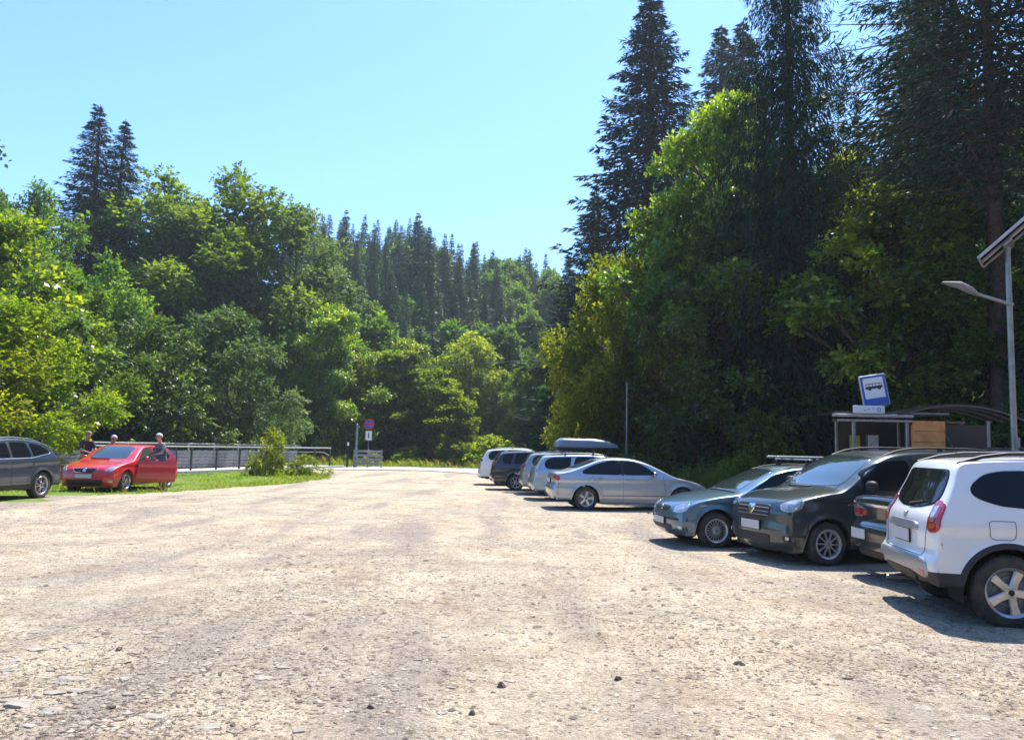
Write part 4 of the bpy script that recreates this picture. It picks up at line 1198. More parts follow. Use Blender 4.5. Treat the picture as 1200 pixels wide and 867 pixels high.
WHEELS = {}
def wheel_mesh(style, rr, wr, mat, wd):
    h = wd / 2
    t = MB().lathe([(rr - .012, -h * .8), (rr + .01, -h * .95), (rr + (wr - rr) * .55, -h), (wr - .022, -h * .93), (wr - .004, -h * .72), (wr, -h * .3), (wr, h * .3), (wr - .004, h * .72), (wr - .022, h * .93), (rr + (wr - rr) * .55, h), (rr + .01, h * .95), (rr - .012, h * .8)], 40, 'y')
    for k in range(40):     # tread blocks
        a = 2 * math.pi * k / 40
        for yy in (-.55, 0, .55):
            Mx = Matrix.Rotation(-a, 3, 'Y')
            t.box(Mx @ Vector((wr + .001, yy * h, 0)), (.008, h * .42, wr * .11), Mx)
    tm = t.mesh('tyre', M['rubber'], smooth=True)
    r = MB().lathe([(rr - .03, -h * .7), (rr - .03, h * .66), (rr - .02, h * .86), (rr + .002, h * .96), (rr + .008, h * .9)], 40, 'y')
    cfg = {'five': (5, .36, .46, 1.0), 'five_split': (5, .11, .10, 1.0), 'ten': (10, .105, .12, 1.0), 'multi': (20, .055, .10, .75), 'seven': (7, .20, .24, 1.0)}[style]
    n, w0, w1, _ = cfg
    def spoke(a, tw0, tw1, r0, r1, y0=h * .84, y1=h * .80, skew=0.0):
        Mx = Matrix.Rotation(-a, 3, 'Y')
        d = .022
        prof = [(r0, tw0), ((r0 + r1) / 2, (tw0 + tw1) / 2 * .88), (r1, tw1)]
        vs = []
        for q, (rad, tw) in enumerate(prof):
            yy = [y0 + .004, y0 - .006, y1][q]; hw = tw * rr / 2
            sk = skew * q / 2 * rr
            for (zz, yv) in ((-hw, yy - d * .55), (-hw * .72, yy), (hw * .72, yy), (hw, yy - d * .55), (hw * .8, yy - d * 1.6), (-hw * .8, yy - d * 1.6)):
                vs.append(Mx @ Vector((rad, yv, zz + sk)))
        fs = []
        for q in range(2):
            for i in range(6):
                j = (i + 1) % 6
                fs.append((q * 6 + i, q * 6 + j, q * 6 + 6 + j, q * 6 + 6 + i))
        fs += [tuple(range(5, -1, -1)), tuple(range(12, 18))]
        r.add(vs, fs)
    for k in range(n):
        a = 2 * math.pi * k / n
        if style == 'five_split':
            spoke(a - .12, w0, w1, rr * .2, rr * .97, skew=-.09); spoke(a + .12, w0, w1, rr * .2, rr * .97, skew=.09)
        else: spoke(a, w0, w1, rr * (.2 if style != 'multi' else .34), rr * .97)
    if style == 'multi':
        r.lathe([(rr * .16, h * .86), (rr * .36, h * .86), (rr * .38, h * .78)], 30, 'y')
        r.lathe([(rr * .86, h * .83), (rr * .99, h * .9)], 40, 'y')
    if style == 'ten': r.lathe([(rr * .86, h * .80), (rr * .99, h * .88)], 40, 'y')
    r.lathe([(0.001, h * .9), (rr * .15, h * .9), (rr * .26, h * .84), (rr * .28, h * .7)], 24, 'y')
    if style in ('five', 'five_split'):
        for k in range(5):
            a = 2 * math.pi * (k + .5) / 5
            r.lathe([(.001, h * .87), (.012, h * .87), (.013, h * .7)], 8, 'y', c=(math.cos(a) * rr * .2, 0, math.sin(a) * rr * .2))
    rm = r.mesh('rim', mat, smooth=True)
    dk = MB().lathe([(0.001, h * .30), (rr * .62, h * .30), (rr * .64, h * .2), (rr - .031, h * .1)], 32, 'y')
    dm = dk.mesh('brake_disc', M['well'] if style in ('multi', 'ten', 'seven') else M['greymetal'], smooth=True)
    cp = MB().lathe([(0.001, h * .935), (rr * .10, h * .93), (rr * .125, h * .90)], 20, 'y')
    cm_ = cp.mesh('hub_cap', M['black'] if style in ('five', 'five_split') else M['greymetal'], smooth=True)
    return tm, rm, dm, cm_

def mirror_part(car, q, z, mat, y=None, size=(.20, .11, .15), only=None):
    for sgn in ((1, -1) if only is None else (only,)):
        h = car.surf(q, z)
        if h is None: continue
        import bmesh
        bm = bmesh.new(); bmesh.ops.create_uvsphere(bm, u_segments=16, v_segments=10, radius=1)
        for v in bm.verts:
            c = v.co
            k = (abs(c.x) ** 3 + abs(c.y) ** 3 + abs(c.z) ** 3) ** (-1 / 3)
            v.co = Vector((c.x * k * size[1] * .5, c.y * k * size[0] * .5, c.z * k * size[2] * .5))
            if v.co.x < -size[1] * .28: v.co.x = -size[1] * .28
        me = bpy.data.meshes.new('mirror'); bm.to_mesh(me); bm.free(); me.materials.append(mat)
        me.polygons.foreach_set('use_smooth', [True] * len(me.polygons))
        o = link('mirror', me, car.root); o.location = (h.x, sgn * (h.y + size[0] * .5 + .05), h.z + .03)
        MB().box((0, -sgn * (size[0] * .5 + .01), -.03), (.05, .12, .035), bev=.01).build('mirror_arm', M['black'], o)
        MB().box((-size[1] * .28 - .003, 0, 0), (.004, size[0] * .78, size[2] * .78), bev=.001).build('mirror_glass', M['glass'], o)

def handle(car, q, z, mat, w_=.17):
    for sgn in (1, -1):
        h = car.surf(q, z)
        if h is None: continue
        MB().box((h.x, sgn * (h.y + .022), h.z), (w_, .018, .028), bev=.008).build('door_handle', mat, car.root)

def roofline(car, q0, q1, y, mat, name='roof_rail', up=.045, r=.016, feet=(0, .5, 1)):
    for sgn in (1, -1):
        pts = []; qs = np.linspace(q0, q1, 9)
        for i, q in enumerate(qs):
            h, n = car.cast((car.X(q), y, 0), (0, 0, -1)); t = i / 8
            lift = up * min(1, 5 * min(t, 1 - t)) if 0 < t < 1 else -.005
            pts.append((h.x, sgn * y, h.z + lift))
        mb = MB().tube(pts, r, 8)
        for f in feet[1:-1]:
            i = int(f * 8); p = pts[i]
            mb.box((p[0], p[1], p[2] - up / 2), (.09, .025, up), bev=.005)
        mb.build(name, mat, car.root, smooth=True)

def wiper(car, p0, p1, d, mb_parent=None):
    car.line('wiper', [p0, p1], d, M['black'], r=.009, mirror=False, n=8, off=.015)

def plate(car, front, y, z, w_=.50, h_=.11, tilt=0.0, side_band=True, mat=None):
    d = (-1, 0, 0) if front else (1, 0, 0)
    h, n = car.cast((0, y, z), d)
    sg = 1 if front else -1
    e = MB().box((h.x + sg * .012, y, z), (.012, w_ + .02, h_ + .02), bev=.003).build('plate_holder', M['black'], car.root)
    MB().box((h.x + sg * .020, y, z), (.006, w_, h_), bev=.002).build('number_plate', mat or M['plate'], car.root)

def car_loc(q, w_='z'):
    return (q[0], q[1], T(q[0], q[1]) + .012)

def place_by_wheel(px, py, sp, which, side, heading, dz=0.0):
    """where the car stands so that one wheel (0 front, 1 rear; side +1 left) meets the ground at a spot"""
    g = gp(px, py)
    xw = sp['L'] / 2 - sp['fo'] - (sp['wb'] if which else 0)
    v = Matrix.Rotation(heading, 3, 'Z') @ Vector((xw, side * (sp['W'] / 2 - .1), 0))
    x, y = g.x - v.x, g.y - v.y
    return (x, y, T(g.x, g.y) + .008 + dz)

def window_set(car, polys, mat=None, trim=None, frame=True):
    for i, p in enumerate(polys):
        c = np.mean(p, 0)
        car.sidep('side_window', p, mat or M['glass'], th=.005, res=36, smooth=1)

PT = {
 'white': paint('paint_white', (0.78, 0.79, 0.80), 0.0, .4),
 'pearl': paint('paint_pearl_white', (0.72, 0.75, 0.78), 0.0, .4),
 'silver': paint('paint_silver', (0.42, 0.46, 0.50), .6, .35),
 'lightblue': paint('paint_ice_blue', (0.38, 0.46, 0.52), .6, .35),
 'greysil': paint('paint_grey_silver', (0.33, 0.34, 0.35), .6, .35),
 'black': paint('paint_black', (0.012, 0.016, 0.026), .2, .3),
 'bluegrey': paint('paint_blue_grey', (0.075, 0.155, 0.22), .6, .35),
 'darkgreen': paint('paint_dark_slate', (0.022, 0.038, 0.045), .4, .3),
 'red': paint('paint_red', (0.55, 0.006, 0.012), .05, .35),
 'slate': paint('paint_slate_blue', (0.055, 0.08, 0.11), .6, .35),
 'brownblack': paint('paint_brown_black', (0.030, 0.024, 0.022), .4, .25),
}
R90 = math.pi / 2

# ---- 1 white SUV, rear to the left, cut by the right edge
sp = dict(L=4.25, W=1.80, fo=.84, wb=2.67, wr=.345, ra=.415, belt=1.02, tumble=.24, tumble2=.22, pf=.1, pr=.07, tr=.8, sill=.30, zr=.36, zf=.28, clad=.50, flare=.03, crease=(.93, .010), inset=.0, pw=4.0,
  prof=[(.12, .30, .10), (.0, .46, .20), (.0, .72, .20), (.05, .92, .16), (.25, 1.04, .08), (.7, 1.10, .06), (1.1, 1.14, .06), (1.28, 1.17, .07), (1.72, 1.42, .08), (2.05, 1.575, .08), (2.5, 1.64, .07), (3.2, 1.65, .07), (3.78, 1.61, .06), (3.88, 1.585, .06), (3.98, 1.38, .08), (4.11, 1.12, .09), (4.17, 1.02, .09), (4.20, .86, .10), (4.21, .67, .12), (4.26, .61, .13), (4.26, .48, .13), (4.18, .36, .10)])
hd = R(-9)
c = Car('parked_car', sp, 'white SUV with grey rear bumper trim, nearest car at the right edge', PT['white'], place_by_wheel(1181, 736, sp, 1, -1, hd), hd)
c.sidep('side_window', [(1.62, 1.14), (1.95, 1.50), (2.45, 1.545), (2.47, 1.12)], M['glass'])
c.sidep('side_window', [(2.53, 1.12), (2.51, 1.545), (3.08, 1.54), (3.18, 1.12)], M['glass'])
c.sidep('side_window', [(3.27, 1.14), (3.23, 1.515), (3.50, 1.505), (3.66, 1.47), (3.80, 1.36), (3.82, 1.28), (3.74, 1.22), (3.55, 1.16)], M['glass'], res=44)
c.rearp('rear_window', [(-.60, 1.51), (.60, 1.51), (.68, 1.22), (.62, 1.15), (.25, 1.09), (-.25, 1.09), (-.62, 1.15), (-.68, 1.22)], M['glass'], res=56, th=.004)
# tail lights at the rear corners
tl = [(-1, .80, 1.17), (-1, .80, .93), (-1, .74, .88), (-1, .66, .89), (-1, .63, .95), (-1, .64, 1.13), (-1, .68, 1.18)]
c.panel('tail_light', [(-2.0, y, z) for y, z in [(.80, 1.19), (.86, 1.15), (.86, .92), (.80, .88), (.69, .87), (.635, .91), (.625, 1.0), (.635, 1.15), (.67, 1.195)]], (.86, -.5, 0), M['redlens'], th=.012, smooth=1, rings=(1, .985, .93, .8, .6, .4, .2))
c.panel('reversing_light', [(-2.0, y, z) for y, z in [(.755, 1.135), (.755, .985), (.675, .98), (.67, 1.13)]], (.86, -.5, 0), M['clearlens'], th=.016, smooth=1, res=30)
c.panel('indicator_light', [(-2.0, y, z) for y, z in [(.79, .965), (.79, .925), (.68, .92), (.675, .965)]], (.86, -.5, 0), M['orange'], th=.015, smooth=1, res=30)
c.panel('light_frame', [(-2.0, y, z) for y, z in [(.815, 1.14), (.815, .98), (.785, .98), (.785, 1.14)]], (.86, -.5, 0), M['darkred'], th=.015, smooth=0, res=30)
c.rearp('plate_recess', [(-.42, .955), (.42, .955), (.46, .87), (-.46, .87)], M['silver'], th=.03, res=44)
plate(c, False, 0, .80, w_=.46, h_=.13)
c.rearp('emblem', [(-.045, 1.045), (-.015, 1.03), (.015, 1.03), (.045, 1.045), (.04, .995), (0, .975), (-.04, .995)], M['silver'], th=.012, res=24, smooth=0)
c.rearp('bumper_trim', [(-.74, .62), (.74, .62), (.80, .52), (.72, .40), (.5, .47), (-.5, .47), (-.72, .40), (-.80, .52)], M['silver'], th=.010, res=60, rings=(1, .985, .9, .75, .6, .45, .3, .15))
c.rearp('bumper_insert', [(-.45, .465), (.45, .465), (.40, .36), (-.40, .36)], M['black'], th=.014, res=40)
c.panel('rear_reflector', [(-2.2, y, z) for y, z in [(.86, .50), (.84, .455), (.70, .46), (.70, .505)]], (.55, -.85, 0), M['redlens'], th=.012)
c.line('tailgate_seam', [(-1, .62, 1.20), (-1, .635, .9), (-1, .60, .66), (-1, .58, .64)], (1, 0, 0), M['seam'])
c.line('tailgate_seam', [(-1, -.58, .635), (-1, .58, .635)], (1, 0, 0), M['seam'], mirror=False, n=40)
c.line('wiper', [(-1, .02, 1.12), (-1, -.33, 1.16)], (1, 0, 0), M['black'], r=.012, mirror=False, n=8, off=.014)
c.sideline('fuel_flap', [(3.45, 1.02), (3.66, 1.02), (3.68, 1.0), (3.67, .86), (3.63, .84), (3.47, .84), (3.44, .87), (3.44, 1.0), (3.45, 1.02)], n=50, r=.0035)
c.sideline('door_seam', [(2.50, 1.56), (2.49, .34)], n=30); c.sideline('door_seam', [(3.20, 1.54), (3.26, 1.05), (3.05, .80), (3.0, .34)], n=40); c.sideline('door_seam', [(1.4, 1.12), (1.32, .34)], n=30)
handle(c, 2.35, .98, PT['white']); handle(c, 3.1, .99, PT['white'])
c.sidep('door_pillar', [(2.46, 1.12), (2.455, 1.55), (2.52, 1.55), (2.54, 1.12)], M['black'], th=.002, res=20, smooth=0)
roofline(c, 1.95, 3.85, .60, M['black'], up=.055, r=.02)
mirror_part(c, 1.55, 1.13, PT['white'])
c.frontp('windscreen', [(-.62, 1.20), (.62, 1.20), (.54, 1.55), (-.54, 1.55)], M['screen'], res=48)
c.frontp('grille', [(-.5, .84), (.5, .84), (.46, .68), (-.46, .68)], M['black'], th=.01)
c.panel('headlight', [(2, y, z) for y, z in [(.86, .92), (.84, .78), (.58, .78), (.60, .92)]], (-.8, -.6, 0), M['clearlens'], th=.015)
c.wheels('five', .235, width=.225)
MB().tube([(c.X(4.05), .2, .30), (c.X(4.33), .2, .30)], .022, 8).build('exhaust_pipe', M['galv'], c.root)
MB().tube([(c.X(3.6), 0, 1.60), (c.X(3.74), 0, 1.86)], .004, 5).build('antenna', M['black'], c.root)

# ---- 2 dark saloon, rear to the left, between the van and the white SUV
sp = dict(L=4.75, W=1.84, fo=.92, wb=2.78, wr=.33, ra=.385, belt=.96, tumble=.38, tumble2=.2, pf=.1, pr=.12, tr=1.0, sill=.24, zr=.27, crease=(.80, .012), pw=3.4,
  prof=[(.1, .22, .1), (0, .4, .22), (.02, .66, .22), (.2, .80, .12), (.8, .93, .06), (1.35, 1.0, .06), (1.9, 1.27, .08), (2.3, 1.41, .08), (2.8, 1.45, .07), (3.3, 1.41, .07), (3.8, 1.25, .08), (4.1, 1.135, .07), (4.4, 1.10, .06), (4.62, 1.10, .08), (4.68, 1.06, .13), (4.69, .88, .17), (4.70, .74, .18), (4.76, .68, .2), (4.76, .45, .2), (4.66, .28, .14)])
hd = R(4)
c = Car('parked_car', sp, 'black saloon seen from behind, squeezed between the dark van and white SUV', PT['brownblack'], (4.82 + 2.37, 10.95, T(5, 10.9) + .01), hd)
c.sidep('side_window', [(1.75, 1.02), (2.2, 1.33), (2.75, 1.37), (2.75, 1.02)], M['glass']); c.sidep('side_window', [(2.82, 1.02), (2.82, 1.37), (3.3, 1.33), (3.85, 1.08), (3.7, 1.02)], M['glass'])
c.rearp('rear_window', [(-.56, 1.37), (.56, 1.37), (.66, 1.17), (-.66, 1.17)], M['glass'], res=48)
c.panel('tail_light', [(-2.2, y, z) for y, z in [(.90, 1.0), (.90, .86), (.80, .80), (.42, .80), (.40, .94), (.75, 1.0)]], (.86, -.5, 0), M['clearlens'], th=.018, res=48)
c.panel('brake_light', [(-2.2, y, z) for y, z in [(.66, .93), (.66, .83), (.34, .82), (.34, .92)]], (.95, -.3, 0), M['redlens'], th=.03)
c.rearp('chrome_strip', [(-.72, .985), (.72, .985), (.74, .955), (-.74, .955)], M['chrome'], th=.026, res=60, smooth=0)
c.rearp('bumper_insert', [(-.62, .38), (.62, .38), (.55, .29), (-.55, .29)], M['black'], th=.01, res=40)
plate(c, False, .42, .58, w_=.36, h_=.13)
c.line('boot_seam', [(-1, .52, 1.08), (-1, .54, .80), (-1, .50, .70)], (1, 0, 0), M['seam']); c.line('boot_seam', [(-1, -.5, .70), (-1, .5, .70)], (1, 0, 0), M['seam'], mirror=False, n=30)
c.line('bumper_line', [(-1, -.6, .36), (-1, .6, .36)], (1, 0, 0), M['chrome'], r=.006, mirror=False, n=30)
c.frontp('windscreen', [(-.6, 1.05), (.6, 1.05), (.52, 1.37), (-.52, 1.37)], M['screen'], res=48)
handle(c, 2.6, .9, M['chrome']); handle(c, 3.6, .92, M['chrome']); mirror_part(c, 1.75, 1.0, PT['brownblack'])
c.wheels('ten', .22)

# ---- 3 dark van-like estate, front to the left
sp = dict(L=4.40, W=1.79, fo=.77, wb=2.81, wr=.315, ra=.375, belt=1.08, tumble=.14, tumble2=.12, pf=.13, pr=.03, tf=1.2, tr=.5, sill=.24, zr=.32, zf=.17, crease=(.93, .008), pw=3.0,
  prof=[(.20, .16, .10), (.04, .27, .24), (.0, .46, .26), (.02, .62, .25), (.05, .82, .20), (.14, .92, .13), (.45, 1.02, .07), (.80, 1.09, .06), (1.02, 1.13, .07), (1.40, 1.39, .09), (1.72, 1.59, .09), (2.0, 1.68, .08), (2.5, 1.735, .07), (3.4, 1.75, .07), (4.2, 1.74, .07), (4.32, 1.70, .07), (4.38, 1.4, .08), (4.43, 1.0, .08), (4.45, .6, .1), (4.40, .32, .08)])
hd = math.pi + R(15)
c = Car('parked_van', sp, 'dark slate family van facing left with big clear headlights', PT['darkgreen'], place_by_wheel(968, 663, sp, 0, 1, hd), hd, cat='van')
c.sidep('side_window', [(1.36, 1.12), (1.36, 1.34), (1.72, 1.54), (2.28, 1.60), (2.34, 1.08)], M['glass'], res=44)
c.sidep('side_window', [(2.40, 1.08), (2.38, 1.60), (3.18, 1.61), (3.18, 1.08)], M['glass'])
c.sidep('side_window', [(3.26, 1.10), (3.26, 1.61), (4.15, 1.59), (4.2, 1.12)], M['glass'])
c.sidep('door_pillar', [(2.30, 1.08), (2.27, 1.60), (2.40, 1.60), (2.41, 1.08)], M['black'], th=.002, res=20, smooth=0)
c.frontp('windscreen', [(-.70, 1.17), (-.3, 1.145), (.3, 1.145), (.70, 1.17), (.62, 1.60), (.3, 1.63), (-.3, 1.63), (-.62, 1.60)], M['screen'], res=60, th=.004)
c.frontp('grille', [(-.46, .86), (.46, .86), (.40, .66), (-.40, .66)], M['black'], th=.012, res=44)
for zz in (.70, .755, .81): c.line('grille_bar', [(1, -.42, zz), (1, .42, zz)], (-1, 0, 0), M['silver'], r=.007, mirror=False, off=.014)
c.frontp('emblem', [(-.075, .84), (.075, .84), (.06, .76), (0, .70), (-.06, .76)], M['chrome'], th=.035, res=24, smooth=0)
plate(c, True, 0, .545, w_=.50, h_=.13)
c.frontp('lower_grille', [(-.5, .43), (.5, .43), (.46, .29), (-.46, .29)], M['black'], th=.008, res=44)
c.panel('headlight', [(1.9, y, z) for y, z in [(.80, .97), (.88, .96), (.90, .92), (.84, .80), (.70, .745), (.52, .76), (.475, .82), (.55, .88)]], (-.80, -.60, -.15), M['clearlens'], th=.014, res=52)
c.panel('fog_lamp', [(1.9, y, z) for y, z in [(.74, .44), (.74, .35), (.60, .35), (.58, .42)]], (-.85, -.5, 0), M['black'], th=.010)
c.panel('fog_lamp_glass', [(1.9, y, z) for y, z in [(.70, .42), (.70, .37), (.64, .37), (.64, .42)]], (-.85, -.5, 0), M['clearlens'], th=.018, res=20)
c.sidep('side_indicator', [(1.10, .88), (1.10, .91), (1.18, .91), (1.18, .88)], M['clearlens'], th=.01, res=16)
c.line('bonnet_seam', [(.9, .62, 1.5), (1.2, .66, 1.5), (1.6, .66, 1.5), (2.0, .60, 1.5), (2.12, .40, 1.5)], (0, 0, -1), M['seam'], n=40)
c.sideline('door_seam', [(1.24, 1.12), (1.20, .9), (1.28, .30)], n=40); c.sideline('door_seam', [(2.34, 1.70), (2.34, .28)], n=40)
c.sideline('sliding_door_rail', [(3.2, 1.02), (4.3, 1.02)], n=20)
c.sideline('side_moulding', [(1.3, .52), (3.1, .52)], M['black'], r=.016, n=20)
handle(c, 2.18, 1.0, M['black']); handle(c, 2.5, 1.0, M['black'])
mirror_part(c, 1.42, 1.13, M['black'], size=(.20, .14, .20))
c.panel('wiper', [(1.25, -.5, 1.2), (1.25, .1, 1.2), (1.22, .1, 1.215), (1.22, -.5, 1.215)], (-.6, 0, -.8), M['black'], th=.015, mirror=False, res=24, smooth=0)
roofline(c, 1.95, 4.1, .62, M['black'], up=.05)
c.wheels('ten', .215, mat=M['hubcap'], width=.19)
MB().tube([(c.X(2.2), 0, 1.78), (c.X(2.42), 0, 1.98)], .004, 5).build('antenna', M['black'], c.root)

# ---- 4 blue-grey estate, front to the left
sp = dict(L=4.25, W=1.71, fo=.73, wb=2.61, wr=.305, ra=.365, belt=.90, tumble=.36, tumble2=.1, pf=.12, pr=.05, tf=1.2, sill=.20, zr=.30, zf=.20, crease=(.75, .008), pw=3.0,
  prof=[(.16, .18, .10), (.03, .30, .22), (.0, .46, .24), (.02, .58, .24), (.07, .68, .20), (.20, .76, .12), (.55, .86, .06), (.95, .93, .06), (1.16, .965, .07), (1.55, 1.18, .09), (1.95, 1.36, .09), (2.25, 1.415, .08), (2.8, 1.44, .07), (3.5, 1.43, .07), (3.95, 1.40, .07), (4.02, 1.35, .07), (4.16, 1.1, .09), (4.23, .85, .10), (4.28, .6, .12), (4.28, .4, .12), (4.2, .3, .1)])
hd = math.pi + R(8)
c = Car('parked_car', sp, 'blue grey estate facing left with roof bars, left of the dark van', PT['bluegrey'], place_by_wheel(838, 643, sp, 0, 1, hd), hd)
c.sidep('side_window', [(1.42, .965), (1.40, 1.0), (1.80, 1.25), (2.05, 1.33), (2.40, 1.355), (2.42, .95)], M['glass'], res=44)
c.sidep('side_window', [(2.49, .95), (2.47, 1.355), (3.12, 1.355), (3.2, .95)], M['glass']); c.sidep('side_window', [(3.28, .96), (3.24, 1.35), (3.8, 1.33), (4.0, .98)], M['glass'])
c.sidep('door_pillar', [(2.40, .95), (2.39, 1.36), (2.49, 1.36), (2.50, .95)], M['black'], th=.002, res=20, smooth=0)
c.frontp('windscreen', [(-.60, .99), (-.3, .975), (.3, .975), (.60, .99), (.52, 1.33), (.3, 1.355), (-.3, 1.355), (-.52, 1.33)], M['screen'], res=60, th=.004)
c.frontp('grille', [(-.36, .69), (.36, .69), (.30, .60), (-.30, .60)], M['black'], th=.010, res=40)
c.frontp('emblem', [(-.05, .68), (.05, .68), (.05, .61), (-.05, .61)], M['chrome'], th=.022, res=20)
c.line('grille_bar', [(1, -.33, .65), (1, .33, .65)], (-1, 0, 0), M['chrome'], r=.008, mirror=False, off=.014)
c.panel('headlight', [(1.9, y, z) for y, z in [(.74, .755), (.80, .70), (.79, .64), (.70, .60), (.42, .595), (.42, .66), (.56, .73)]], (-.86, -.5, 0), M['clearlens'], th=.014, res=44)
c.frontp('bumper_strip', [(-.70, .50), (.70, .50), (.70, .46), (-.70, .46)], M['black'], th=.008, res=50, smooth=0)
c.frontp('lower_grille', [(-.52, .38), (.52, .38), (.48, .29), (-.48, .29)], M['black'], th=.008, res=40)
c.panel('fog_lamp', [(1.9, y, z) for y, z in [(.70, .37), (.70, .30), (.60, .30), (.60, .37)]], (-.88, -.45, 0), M['clearlens'], th=.012, res=20)
plate(c, True, 0, .43, w_=.50, h_=.11)
c.sidep('side_indicator', [(1.12, .72), (1.12, .74), (1.18, .74), (1.18, .72)], M['amber'], th=.008, res=16)
c.line('bonnet_seam', [(.95, .60, 1.5), (1.3, .66, 1.5), (1.9, .66, 1.5), (2.05, .5, 1.5)], (0, 0, -1), M['seam'], n=40)
c.line('wiper', [(1.02, -.45, 1), (1.02, .1, 1)], (-.5, 0, -.86), M['black'], r=.012, mirror=False, n=12, off=.012)
c.line('wiper', [(1.02, .1, 1), (1.02, .6, 1)], (-.5, 0, -.86), M['black'], r=.012, mirror=False, n=12, off=.012)
c.sideline('door_seam', [(1.30, .93), (1.26, .28)], n=30); c.sideline('door_seam', [(2.45, 1.37), (2.45, .28)], n=30); c.sideline('door_seam', [(3.22, 1.35), (3.2, .8), (3.05, .55), (3.0, .28)], n=40)
c.sideline('side_moulding', [(1.32, .50), (3.0, .50)], M['black'], r=.013, n=20)
handle(c, 2.28, .84, PT['bluegrey']); handle(c, 3.1, .85, PT['bluegrey'])
mirror_part(c, 1.62, .95, PT['bluegrey'], size=(.19, .13, .13))
roofline(c, 2.0, 3.9, .55, M['black'], up=.03, r=.012)
for q in (2.55, 3.4):
    h = c.cast((c.X(q), .55, 0), (0, 0, -1))[0]
    mb = MB().box((h.x, 0, h.z + .135), (.07, 1.34, .028), bev=.01)
    mb.build('roof_bar', M['silver'], c.root)
    for sg in (1, -1): MB().box((h.x, sg * .57, h.z + .06), (.10, .06, .14), bev=.02).build('roof_bar_foot', M['black'], c.root)
for yy in (-.38, .0):
    MB().box((c.X(3.0), yy, h.z + .175), (1.55, .10, .045), bev=.015).build('bike_carrier_rail', M['galv'], c.root)
c.wheels('multi', .20, mat=M['hubcap'], width=.185)

# ---- 5 silver saloon, rear to the left
sp = dict(L=4.54, W=1.75, fo=.87, wb=2.70, wr=.315, ra=.375, belt=.93, tumble=.42, tumble2=.15, pf=.12, pr=.09, tf=1.4, sill=.20, zr=.28, zf=.2, crease=(.80, .010), crease2=.36, pw=3.2,
  prof=[(.16, .2, .10), (.02, .34, .24), (.0, .5, .26), (.06, .66, .2), (.25, .76, .1), (.7, .88, .06), (1.05, .96, .06), (1.45, 1.16, .09), (1.85, 1.335, .09), (2.2, 1.42, .08), (2.65, 1.45, .07), (3.1, 1.41, .07), (3.6, 1.24, .08), (3.95, 1.105, .07), (4.15, 1.055, .06), (4.35, 1.035, .08), (4.44, .99, .13), (4.47, .85, .17), (4.49, .68, .18), (4.54, .62, .20), (4.54, .44, .2), (4.42, .28, .14)])
hd = R(5)
c = Car('parked_car', sp, 'silver saloon, rear to the left, in front of the car with roof box', PT['silver'], place_by_wheel(686, 598, sp, 1, -1, hd), hd)
c.sidep('side_window', [(1.55, .985), (1.95, 1.25), (2.2, 1.34), (2.50, 1.37), (2.52, .97)], M['glass'], res=44)
c.sidep('side_window', [(2.58, .97), (2.57, 1.37), (2.9, 1.36), (3.3, 1.25), (3.62, 1.11), (3.72, 1.02), (3.66, .98)], M['glass'], res=44)
c.sidep('door_pillar', [(2.50, .965), (2.49, 1.375), (2.59, 1.375), (2.60, .965)], M['black'], th=.002, res=20, smooth=0)
c.rearp('rear_window', [(-.54, 1.36), (.54, 1.36), (.66, 1.13), (-.66, 1.13)], M['glass'], res=48)
c.panel('tail_light', [(-2.1, y, z) for y, z in [(.87, .92), (.90, .84), (.86, .80), (.66, .79), (.58, .83), (.60, .94), (.74, .97)]], (.8, -.6, 0), M['redlens'], th=.014, res=44)
c.panel('reversing_light', [(-2.1, y, z) for y, z in [(.84, .80), (.84, .775), (.64, .77), (.64, .79)]], (.8, -.6, 0), M['clearlens'], th=.012, res=24)
plate(c, False, 0, .78, w_=.50, h_=.11)
c.line('boot_seam', [(-1, .55, 1.0), (-1, .56, .76), (-1, .50, .66)], (1, 0, 0), M['seam'])
c.sideline('bumper_seam', [(3.72, .60), (4.4, .62)], n=20); c.sideline('fuel_flap', [(3.35, .88), (3.5, .88), (3.5, .76), (3.35, .76), (3.35, .88)], n=40, r=.003)
c.sideline('door_seam', [(1.42, .96), (1.32, .28)], n=30); c.sideline('door_seam', [(2.55, 1.39), (2.54, .26)], n=30); c.sideline('door_seam', [(3.35, 1.18), (3.40, .95), (3.15, .6), (3.05, .26)], n=40)
c.sideline('side_moulding', [(1.35, .42), (3.1, .40)], M['seam'], r=.008, n=20)
handle(c, 2.38, .86, PT['silver']); handle(c, 3.2, .88, PT['silver']); mirror_part(c, 1.70, .98, PT['silver'], size=(.18, .12, .13))
c.frontp('windscreen', [(-.6, 1.0), (.6, 1.0), (.52, 1.37), (-.52, 1.37)], M['screen'], res=48)
c.wheels('five', .21)
MB().tube([(c.X(4.3), .35, .25), (c.X(4.56), .35, .24)], .025, 8).build('exhaust_pipe', M['galv'], c.root)
for xx in (3.75, 4.25): MB().box((c.X(xx), .78 - (xx - 3.75) * .15, .20), (.03, .35, .16), bev=.01).build('mud_flap', M['black'], c.root) if xx < 4 else None

